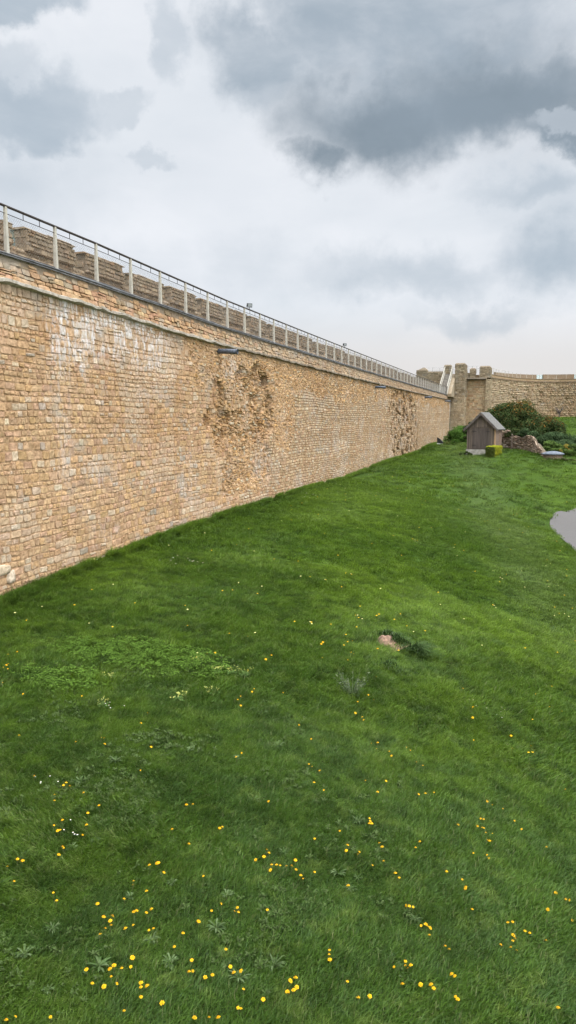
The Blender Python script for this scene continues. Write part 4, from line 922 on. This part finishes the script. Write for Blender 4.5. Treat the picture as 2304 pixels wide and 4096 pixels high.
# dandelions: one model, copies with stem and head
def dand_head(seed):
    r = np.random.default_rng(seed); mb = MB(); n = 18
    for ring,(ra,rb,za,zb,c) in enumerate(((.006,.027,.006,.004,(.80,.50,.015)),(.004,.020,.010,.012,(.80,.46,.012)),(.001,.012,.013,.019,(.74,.36,.010)))):
        for k in range(n):
            a = 2*math.pi*(k+.5*ring)/n + r.normal(0,.08); w = math.pi/n*1.15; f = r.uniform(.85,1.12)
            v = [(ra*math.cos(a-w),ra*math.sin(a-w),za),(rb*f*math.cos(a-w*.7),rb*f*math.sin(a-w*.7),zb),(rb*f*math.cos(a+w*.7),rb*f*math.sin(a+w*.7),zb+.001),(ra*math.cos(a+w),ra*math.sin(a+w),za)]
            mb.add(v,[(0,1,2,3)],np.array(c)*r.uniform(.85,1.1))
    mb.tube((0,0,-.012),(0,0,.004),.006,.011,n=8,col=(.07,.12,.03)); return mb.mesh('flower_head')
heads = [dand_head(k) for k in range(3)]
for h_ in heads: h_.materials.append(M_PETAL)
stem_me = MB().tube((0,0,-.03),(.006,.0,.05),.0028,.0024,n=5,col=(.12,.15,.05)).tube((.006,0,.05),(.0,.0,.10),.0024,.0022,n=5,col=(.14,.15,.06)).mesh('stem'); stem_me.materials.append(M_LEAF)
DAND.sort(key=lambda p: p[0]**2+p[1]**2)
DA = np.array(DAND); near_d = DAND[:296]; far_d = DAND[296:]
def dlabel(i,x,y):
    # which part of the bank, and whether the flower stands alone
    d = math.hypot(x,y); a = math.degrees(math.atan2(x,y))+17.5
    nb = int((np.hypot(DA[:,0]-x,DA[:,1]-y) < .28*d/8).sum())
    where = 'at the foot of the picture' if d<6.6 else 'in the lower foreground' if d<8.2 else 'in the middle foreground' if d<10.5 else 'halfway up the bank' if d<14.5 else 'on the upper bank' if d<21 else 'far up the bank'
    side = 'on the left' if a<-11 else 'left of the middle' if a<-3.5 else 'in the middle' if a<4 else 'right of the middle' if a<12 else 'on the right'
    how = 'standing alone' if nb==1 else 'in a pair' if nb==2 else 'in a small bunch' if nb<5 else 'in a dense bunch'
    return 'yellow dandelion %s %s %s' % (how, where, side)
for i,(x,y) in enumerate(near_d):
    d = math.hypot(x,y)
    z = G(x,y)+R.uniform(-.035,.0)+(.02 if d>12 else 0)
    t = empty('dandelion',(x,y,z),R.uniform(0,6.28),dlabel(i,x,y),'dandelion','dandelions in the grass bank')
    s = R.uniform(.46,.80)*(1. if d<14 else 1.2)
    if d>10.5 and R.random()<.4: s *= .75
    h_ = bpy.data.objects.new('flower_head',heads[i%3]); link(h_,t); h_.location=(0,0,.105); h_.scale=(s,s,s); h_.rotation_euler=(R.normal(0,.3),R.normal(.1,.3),0)
    if d < 15:
        e_ = bpy.data.objects.new('stem',stem_me); link(e_,t)
# the rest, too many and too small to tell apart
mb = MB()
ex,ey = frustum_points(620,13,60); m_ = ok(ex,ey)&(ex>WX+.6)&(fbm(ex*.25,ey*.2,120,2)>.42)
for (x,y) in far_d+list(zip(ex[m_],ey[m_])):
    z = G(x,y)+.11; s=R.uniform(.6,1.1); n=7; th=np.arange(n)*2*math.pi/n; r_=.026*s
    v=[(x,y,z+.014)]+[(x+r_*math.cos(a),y+r_*math.sin(a),z) for a in th]+[(x,y,z-.10)]
    c_ = (.78,.48,.02) if R.random()<.6 else (.75,.72,.28)
    mb.add(v,[(0,1+k,1+(k+1)%n,-1) for k in range(n)],c_)
o = mb.build('distant_dandelions',M_PETAL); tag(o,'scatter of tiny yellow dandelions far along the grass bank','dandelions',kind='stuff')

# daisies: small white dots in loose groups
mb0 = MB()
DL = ['group of tiny white daisies close below the wall, left of the middle','tiny white daisies by the pale cowslips on the left','tiny white daisies in the left foreground among dandelions','pair of tiny white daisies low in the left foreground','tiny white daisies at the wall foot on the left','tiny white daisies on the right side of the bank','sprinkle of white daisies along the wall foot beyond the hollow','sprinkle of white daisies right under the wall past the hollow']
for (x,y),lab in zip(DAISY,DL):
    t = empty('daisy_group',(x,y,G(x,y)),0,lab,'daisies','daisy groups in the grass'); d=math.hypot(x,y); mb=MB(); sp=.10*d/10
    for k in range(5 if d<15 else 12):
        a,b = R.normal(0,sp*1.5),R.normal(0,sp); z=.07+ (G(x+a,y+b)-G(x,y)) + (.02 if d>15 else 0); n=9; th=np.arange(n)*2*math.pi/n; r_=.010 if d<20 else .018
        v=[(a,b,z+.004)]+[(a+r_*math.cos(q_),b+r_*math.sin(q_),z) for q_ in th]; mb.add(v,[(0,1+k2,1+(k2+1)%n,-1) for k2 in range(n)],(.75,.76,.74))
        mb.tube((a,b,z+.001),(a,b,z+.006),r_*.35,n=6,col=(.7,.5,.05))
    mb.build('flowers',M_PETAL,t)

def rosette_mesh(name,seed,L,w,n,pal,up=.45,fold=.25):
    r = np.random.default_rng(seed); mb = MB()
    for k in range(n):
        a = r.uniform(0,6.28); l = L*r.uniform(.6,1.1); tilt = up*r.uniform(.4,1.5); ca,sa=math.cos(a),math.sin(a); c = np.array(pal[k%len(pal)])*r.uniform(.75,1.25); v=[]
        for f,wf in ((.0,.18),(.3,.75),(.65,1.),(.9,.6)):
            rr = l*f; z = l*tilt*f*(1-.55*f*f)+.005; ww = w*wf
            v += [(ca*rr-sa*ww,sa*rr+ca*ww,z+ww*fold),(ca*rr,sa*rr,z),(ca*rr+sa*ww,sa*rr-ca*ww,z+ww*fold)]
        v.append((ca*l,sa*l,l*tilt*.42))
        q=[]
        for j in range(3): q += [(3*j,3*j+1,3*j+4,3*j+3),(3*j+1,3*j+2,3*j+5,3*j+4)]
        q += [(9,10,12,-1),(10,11,12,-1)]; mb.add(v,q,c)
    return mb.mesh(name)
GREYG = [(.08,.12,.042),(.062,.102,.032),(.098,.138,.058),(.052,.088,.026)]
rm = [rosette_mesh('leaves',400+k,.17,.016,24,GREYG,.65) for k in range(4)] + [rosette_mesh('leaves',420+k,.19,.012,26,GREYG,.7) for k in range(2)]
for m in rm: m.materials.append(M_LEAF)
for i,(x,y) in enumerate(ROSE):
    d = math.hypot(x,y); a = math.degrees(math.atan2(x,y))+17.5
    where = 'at the foot of the picture' if d<6.4 else 'in the lower foreground' if d<7.6 else 'in the middle foreground' if d<9.5 else 'halfway up the bank'
    side = 'far left' if a<-14 else 'left' if a<-7 else 'left of the middle' if a<-2 else 'in the middle' if a<4 else 'right of the middle' if a<10 else 'right'
    t = empty('weed_rosette',(x,y,G(x,y)+.015),R.uniform(0,6.28),'grey green %s weed in the grass %s, %s' % ('broad leaved' if i%6<4 else 'feathery leaved',where,side),'weed','leafy weeds in the foreground grass')
    o = bpy.data.objects.new('leaves',rm[i%6]); link(o,t); s=R.uniform(.35,.68); o.scale=(s,s,s)
# cowslips
CL = ['pale cowslip clump at the lower edge of the clover patch','pale cowslip clump alone below the clover, middle left','pale yellow cowslips, leftmost of the row right of the clover','pale yellow cowslips, second of the row right of the clover','pale yellow cowslips, third of the row right of the clover','pale yellow cowslips, right end of the row beside the clover','pale yellow cowslips just below the row right of the clover','faint pale cowslip clump low on the left below the clover','pale yellow cowslip clump high on the bank, right of the middle']
cl_leaf = rosette_mesh('leaves',501,.13,.026,12,[(.10,.16,.04),(.08,.14,.035)],.55); cl_leaf.materials.append(M_LEAF)
for i,((x,y),lab) in enumerate(zip(COWSLIP,CL)):
    t = empty('cowslip_clump',(x,y,G(x,y)+.02),R.uniform(0,6.28),lab,'cowslip','cowslip clumps near the clover'); o = bpy.data.objects.new('leaves',cl_leaf); link(o,t); mb = MB()
    for k in range(10):
        a = R.uniform(0,6.28); r_=R.uniform(.01,.13); p=np.array((r_*math.cos(a)*1.4,r_*math.sin(a),R.uniform(.08,.15)))
        for j in range(4):
            q_=p+R.normal(0,.010,3); nn=R.normal(0,.6,3)+np.array((.4,-.5,.8)); nn/=np.linalg.norm(nn); leaf_quads(mb,q_[None],nn[None],.013,np.array([(.56,.56,.15)]) if R.random()<.7 else np.array([(.48,.54,.20)]),1.2)
        mb.tube((p[0]*.5,p[1]*.5,0),p,.0018,n=4,col=(.12,.17,.06))
    mb.build('flowers',M_PETAL,t)
# clover: small round leaves carpeting one patch
cs = bpy.data.collections.new('clover_sources')
for k in range(3):
    mb = MB(); r=np.random.default_rng(600+k)
    for j in range(7):
        x0,y0=r.normal(0,.035,2); z0=r.uniform(.05,.10); c=np.array((.085,.155,.020))*r.uniform(.45,1.35)
        for b in range(3):
            a=b*2.094+r.uniform(0,.5)+j; ca,sa=math.cos(a),math.sin(a); L=.0165*r.uniform(.8,1.2)
            v=[(x0,y0,z0),(x0+ca*L*.6-sa*L*.55,y0+sa*L*.6+ca*L*.55,z0+.006),(x0+ca*L*1.15,y0+sa*L*1.15,z0+.002),(x0+ca*L*.6+sa*L*.55,y0+sa*L*.6-ca*L*.55,z0+.006)]; mb.add(v,[(0,3,2,1)],c)
    me=mb.mesh('clover_leaves_%d'%k); me.materials.append(M_LEAF); cs.objects.link(bpy.data.objects.new('clover_%d'%k,me))
n=7000; x=R.uniform(-9.2,-5.2,n); y=R.uniform(10.2,14.6,n)
e_=fbm(x*1.1,y*1.1,131,3); d1_=((x+7.1)/1.55)**2+((y-13.0)/.85)**2; d2_=((x+7.8)/.75)**2+((y-11.25)/.6)**2
m=(np.minimum(d1_,d2_*1.1)+ (e_-.5)*2.4+R.normal(0,.45,len(x))<.65)&(fbm(x*5,y*5,133,2)>.36); x,y=x[m],y[m]
g=point_cloud('clover',np.stack([x,y,ground(x,y)+.015],-1),np.stack([R.normal(0,.15,len(x)),R.normal(0,.15,len(x)),R.uniform(0,6.28,len(x))],-1),R.uniform(.8,1.35,len(x)),R.integers(0,3,len(x)),cs); tag(g,'light green clover patch spread in the grass on the left','clover',kind='stuff')
# dark spiky weed clump
x,y=TUFT[0]; t=empty('weed_clump',(x,y,G(x,y)),0,'dark spiky leafy weed clump standing up from the middle of the bank','weed')
me=rosette_mesh('leaves',701,.22,.017,34,[(.045,.08,.02),(.036,.062,.016),(.085,.12,.045)],1.3); o=obj('leaves',me,M_LEAF,t)
mb=MB()
for k in range(26):
    a=R.uniform(0,6.28); e_=np.array((math.cos(a)*R.uniform(.08,.34),math.sin(a)*.26,R.uniform(.28,.5))); mb.tube((0,0,0),e_,.004,.0025,n=4,col=(.14,.17,.09))
    for j in range(4): p=e_*(.55+.15*j)+R.normal(0,.02,3); nn=R.normal(0,1,3); nn/=np.linalg.norm(nn); leaf_quads(mb,p[None],nn[None],.022,pick([((.07,.10,.05),1),((.16,.19,.11),1)],1))
mb.build('stalks',M_LEAF,t)
# earth mound with bare soil and overhanging grass
x,y=MOUND[0]; t=empty('earth_mound',(x,y,G(x,y)-.05),rad(-25),'small earth mound with a scar of bare pinkish soil on its left face','mound')
gx_=np.linspace(-.5,.5,40); gy_=np.linspace(-.4,.4,34); XX,YY=np.meshgrid(gx_,gy_,indexing='ij'); ZZ=.24*np.exp(-((XX/.24)**2+(YY/.24)**2))*(1+.5*(fbm(XX*9+9,YY*9,141,3)-.5)*1.6)+.03*(fbm(XX*22,YY*22,142,2)-.5)-.02
i_=np.arange(XX.size).reshape(XX.shape); q=np.stack([i_[:-1,:-1],i_[1:,:-1],i_[1:,1:],i_[:-1,1:]],-1).reshape(-1,4); obj('soil',np_mesh('soil',np.stack([XX,YY,ZZ],-1),q),M_EARTH,t)
def tussock(x,y,n,sp,L,pal,lab,lean=(.5,-.2)):
    t=empty('grass_tussock',(x,y,G(x,y)-.02),0,lab,'tussock','long grass tussocks by the earth mound'); mb=MB(); z0=G(x,y)
    for k in range(n):
        a,b=R.normal(0,sp*.6),R.normal(0,sp*.42); l=L*R.uniform(.5,1.1); d=np.array(lean)+R.normal(0,.38,2); p=np.array((-d[1],d[0])); p/=np.linalg.norm(p)+1e-6; w_=.0075
        bz=G(x+a,y+b)-z0+.16*math.exp(-(a*a+b*b)/(sp*.6)**2); c=pick(pal,1)[0]; v=[]
        for f,wf in ((0,1.),(.4,1.),(.75,.75)):
            h=l*f*(1-.5*f*f); v+=[(a+d[0]*l*f*f*1.1-p[0]*w_*wf,b+d[1]*l*f*f*1.1-p[1]*w_*wf,bz+h),(a+d[0]*l*f*f*1.1+p[0]*w_*wf,b+d[1]*l*f*f*1.1+p[1]*w_*wf,bz+h)]
        v.append((a+d[0]*l*1.05,b+d[1]*l*1.05,bz+l*.42)); mb.add(v,[(0,1,3,2),(2,3,5,4),(4,5,6,-1)],c)
    mb.build('blades',M_LEAF,t)
PT_=[((.045,.085,.020),4),((.068,.118,.034),3),((.15,.19,.10),1),((.028,.055,.013),3)]
tussock(MOUND[0][0]+.06,MOUND[0][1]+.22,260,.30,.26,PT_,'dark grass tufts growing along the top of the bare soil scar',(.2,-.3))
tussock(*TUSS[0],220,.28,.26,PT_,'long dark grass tussock hanging over the bare soil scar')
tussock(*TUSS[1],320,.30,.36,PT_,'long glossy grass tussock, the right end of the earth mound',(.75,-.35))
tussock(*TUSS[2],160,.34,.22,PT_,'shorter dark grass tussock in front of the earth mound')

# low grey green weeds mixed into the near sward
ws = bpy.data.collections.new('weed_sources')
for k in range(4):
    me = rosette_mesh('low_weed_%d'%k,800+k,.05,.008,12,[(.060,.092,.024),(.046,.080,.018),(.072,.105,.034)],.9); me.materials.append(M_LEAF); ws.objects.link(bpy.data.objects.new('low_weed_%d'%k,me))
x,y = frustum_points(26000,4.5,15); m = ok(x,y); x,y=x[m],y[m]
m = (fbm(x*1.3,y*1.1,161,4)+.10*sstep(-1,-7,x) > R.normal(.71,.085,len(x))); x,y=x[m],y[m]
g = point_cloud('ground_weeds',np.stack([x,y,ground(x,y)+.02],-1),np.stack([R.normal(0,.25,len(x)),R.normal(0,.25,len(x)),R.uniform(0,6.28,len(x))],-1),R.uniform(.5,1.25,len(x)),R.integers(0,4,len(x)),ws); tag(g,'grey green low weeds mixed through the foreground grass','weeds',kind='stuff')


# ------------------------------------------------------------------ camera, light, sky
cam = bpy.data.cameras.new('camera'); co = bpy.data.objects.new('camera',cam); C.objects.link(co)
cam.sensor_fit = 'VERTICAL'; cam.sensor_height = 36.; cam.lens = 770/1024*36; cam.clip_end = 6000; cam.clip_start = .1
co.location = (0,0,0); co.rotation_euler = (rad(90-6.85),0,rad(17.5)); scene.camera = co
SUN_EL, SUN_AZ = 56., 118.   # azimuth clockwise from +Y
sd = Vector((math.sin(rad(SUN_AZ))*math.cos(rad(SUN_EL)), math.cos(rad(SUN_AZ))*math.cos(rad(SUN_EL)), math.sin(rad(SUN_EL))))
sl = bpy.data.lights.new('sun','SUN'); so = bpy.data.objects.new('sun',sl); C.objects.link(so)
sl.energy = 1.5; sl.angle = rad(14); sl.color = (1,.95,.87); so.rotation_euler = sd.to_track_quat('Z','Y').to_euler(); so.location = (20,-20,40)

w = bpy.data.worlds.new('World'); scene.world = w; w.use_nodes = True
nt = w.node_tree; nt.nodes.clear(); t = NT(nt)
dirv = t.n('ShaderNodeTexCoord').outputs['Generated']
sky = t.n('ShaderNodeTexSky', sky_type='NISHITA', sun_disc=False, sun_elevation=rad(SUN_EL), sun_rotation=rad(SUN_AZ)).outputs[0]
wob = t.n('ShaderNodeTexNoise', {'Vector':dirv,'Scale':5.,'Detail':5.,'Roughness':.6}).outputs['Color']
wob2 = t.n('ShaderNodeTexNoise', {'Vector':dirv,'Scale':14.,'Detail':8.,'Roughness':.62}).outputs['Color']
d1 = t.n('ShaderNodeVectorMath',{0:t.n('ShaderNodeVectorMath',{0:wob,1:(.5,.5,.5)},operation='SUBTRACT').outputs[0],1:(.115,.115,.115)},operation='MULTIPLY').outputs[0]
d2 = t.n('ShaderNodeVectorMath',{0:t.n('ShaderNodeVectorMath',{0:wob2,1:(.5,.5,.5)},operation='SUBTRACT').outputs[0],1:(.095,.095,.095)},operation='MULTIPLY').outputs[0]
dd = t.n('ShaderNodeVectorMath',{0:dirv,1:d1},operation='ADD').outputs[0]; dd = t.n('ShaderNodeVectorMath',{0:dd,1:d2},operation='ADD').outputs[0]
s = t.n('ShaderNodeSeparateXYZ',{0:dd}).outputs
az = t.math('MULTIPLY', t.math('ARCTAN2', s[0], s[1]), 57.2958)
el = t.math('MULTIPLY', t.math('ARCTAN2', s[2], t.math('SQRT', t.math('ADD', t.math('MULTIPLY',s[0],s[0]), t.math('MULTIPLY',s[1],s[1])))), 57.2958)
def blob(a,e,ra,re,soft0=1.2,soft1=.5):
    x = t.math('DIVIDE', t.math('SUBTRACT',az,a), ra); y = t.math('DIVIDE', t.math('SUBTRACT',el,e), re)
    r = t.math('SQRT', t.math('ADD', t.math('MULTIPLY',x,x), t.math('MULTIPLY',y,y)))
    return t.mr(r, soft0, soft1)
def mx(*a):
    r = a[0]
    for b in a[1:]: r = t.math('MAXIMUM', r, b)
    return r
big_d = mx(blob(-11.,19.6,8.,3.4,1.3,.25), blob(-3.,20.7,10.5,3.5,1.35,.2), blob(-15.2,17.7,3.,1.8,1.35,.2), blob(2,19.,7.,1.8,1.35,.2))
big_m = mx(blob(-19.3,23.5,4.3,3.4), blob(-13,25.5,7.5,4.2), blob(-7,25.4,11.5,4.4), blob(-7,21.3,13.,3.6), blob(2.5,18.6,6.,1.3))
grey = mx(t.math('MULTIPLY',blob(-34.5,19.6,5.2,2.7),.9), t.math('MULTIPLY',blob(-35.5,26.6,4.5,1.6),1.), t.math('MULTIPLY',blob(-25.2,23.8,1.6,2.6),.55),
  t.math('MULTIPLY',blob(-29,20.2,2.4,1.1),.5), t.math('MULTIPLY',blob(-27.3,17.,1.7,.7),.4), t.math('MULTIPLY',blob(-37,22.5,2.4,2.),.5), t.math('MULTIPLY',blob(-37,14.8,7,3.2,1.4,.1),.45),
  t.math('MULTIPLY',blob(1.8,10.8,4.8,3.4,1.4,.1),1.), t.math('MULTIPLY',blob(-.5,15.4,4.8,1.6,1.4,.1),.75), t.math('MULTIPLY',blob(-9.,10.,8.5,2.,1.4,.1),.7),
  t.math('MULTIPLY',blob(-20.,10.8,4.,2.2,1.5,.1),.25), t.math('MULTIPLY',blob(-4.,7.2,6.5,1.1,1.4,.1),.5), t.math('MULTIPLY',blob(4,13,8,5,1.4,.1),.4), t.math('MULTIPLY',blob(-32,10,8,2.5,1.4,.1),.3))
gap = t.math('MULTIPLY',blob(.4,19.0,2.2,.7),.7)
tex = t.n('ShaderNodeTexNoise', {'Vector':t.n('ShaderNodeVectorMath',{0:dirv,1:(1,1,2.2)},operation='MULTIPLY').outputs[0],'Scale':7.,'Detail':6.,'Roughness':.58,'Distortion':.3}).outputs['Fac']
texs = t.mr(tex,.32,.68)
soft = t.mr(t.n('ShaderNodeTexNoise', {'Vector':t.n('ShaderNodeVectorMath',{0:dirv,1:(1,1,2.6)},operation='MULTIPLY').outputs[0],'Scale':2.6,'Detail':4.,'Roughness':.5}).outputs['Fac'],.4,.68)
cloud = t.mix(t.math('MULTIPLY',soft,.5), (.90,.925,.97), (.70,.76,.82))
cloud = t.mix(t.math('MULTIPLY',texs,.2), cloud, (.62,.68,.75))
low = t.mr(t.n('ShaderNodeSeparateXYZ',{0:dirv}).outputs[2], .15, .06)
cloud = t.mix(t.math('MULTIPLY',low,.85), cloud, (.80,.77,.755))
cloud = t.mix(t.math('MULTIPLY',grey,t.math('MULTIPLY_ADD',texs,.25,.75)), cloud, (.45,.53,.61))
cloud = t.mix(t.math('MULTIPLY',big_m,t.math('MULTIPLY_ADD',texs,.35,.62)), cloud, (.39,.465,.54))
cloud = t.mix(t.math('MULTIPLY',big_d,t.math('MULTIPLY_ADD',texs,-.25,.98)), cloud, (.235,.295,.35))
cloud = t.mix(t.math('MULTIPLY',gap,.7), cloud, (.66,.72,.79))

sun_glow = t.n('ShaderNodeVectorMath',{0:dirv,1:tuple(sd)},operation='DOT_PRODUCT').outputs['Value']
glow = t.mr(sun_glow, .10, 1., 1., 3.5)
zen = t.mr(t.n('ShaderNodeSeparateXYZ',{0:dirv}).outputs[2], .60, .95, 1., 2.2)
cloud = t.n('ShaderNodeVectorMath',{0:cloud,'Scale':t.math('MULTIPLY',glow,zen)},operation='SCALE').outputs[0]  # out-of-view sky brightened toward sun and zenith to lift the scene light
b1 = t.n('ShaderNodeBackground',{'Color':sky,'Strength':.10}).outputs[0]
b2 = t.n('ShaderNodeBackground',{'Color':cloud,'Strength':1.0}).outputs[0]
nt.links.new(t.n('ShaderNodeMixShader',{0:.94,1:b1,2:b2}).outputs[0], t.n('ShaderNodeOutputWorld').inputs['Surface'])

scene.view_settings.view_transform = 'Standard'; scene.view_settings.look = 'None'; scene.view_settings.exposure = 0; scene.view_settings.gamma = 1
scene.render.engine = 'CYCLES'; cy = scene.cycles
cy.use_denoising = True; cy.max_bounces = 5; cy.diffuse_bounces = 2; cy.transparent_max_bounces = 8; cy.use_adaptive_sampling = True; cy.adaptive_threshold = .03
w.cycles.sampling_method = 'NONE'
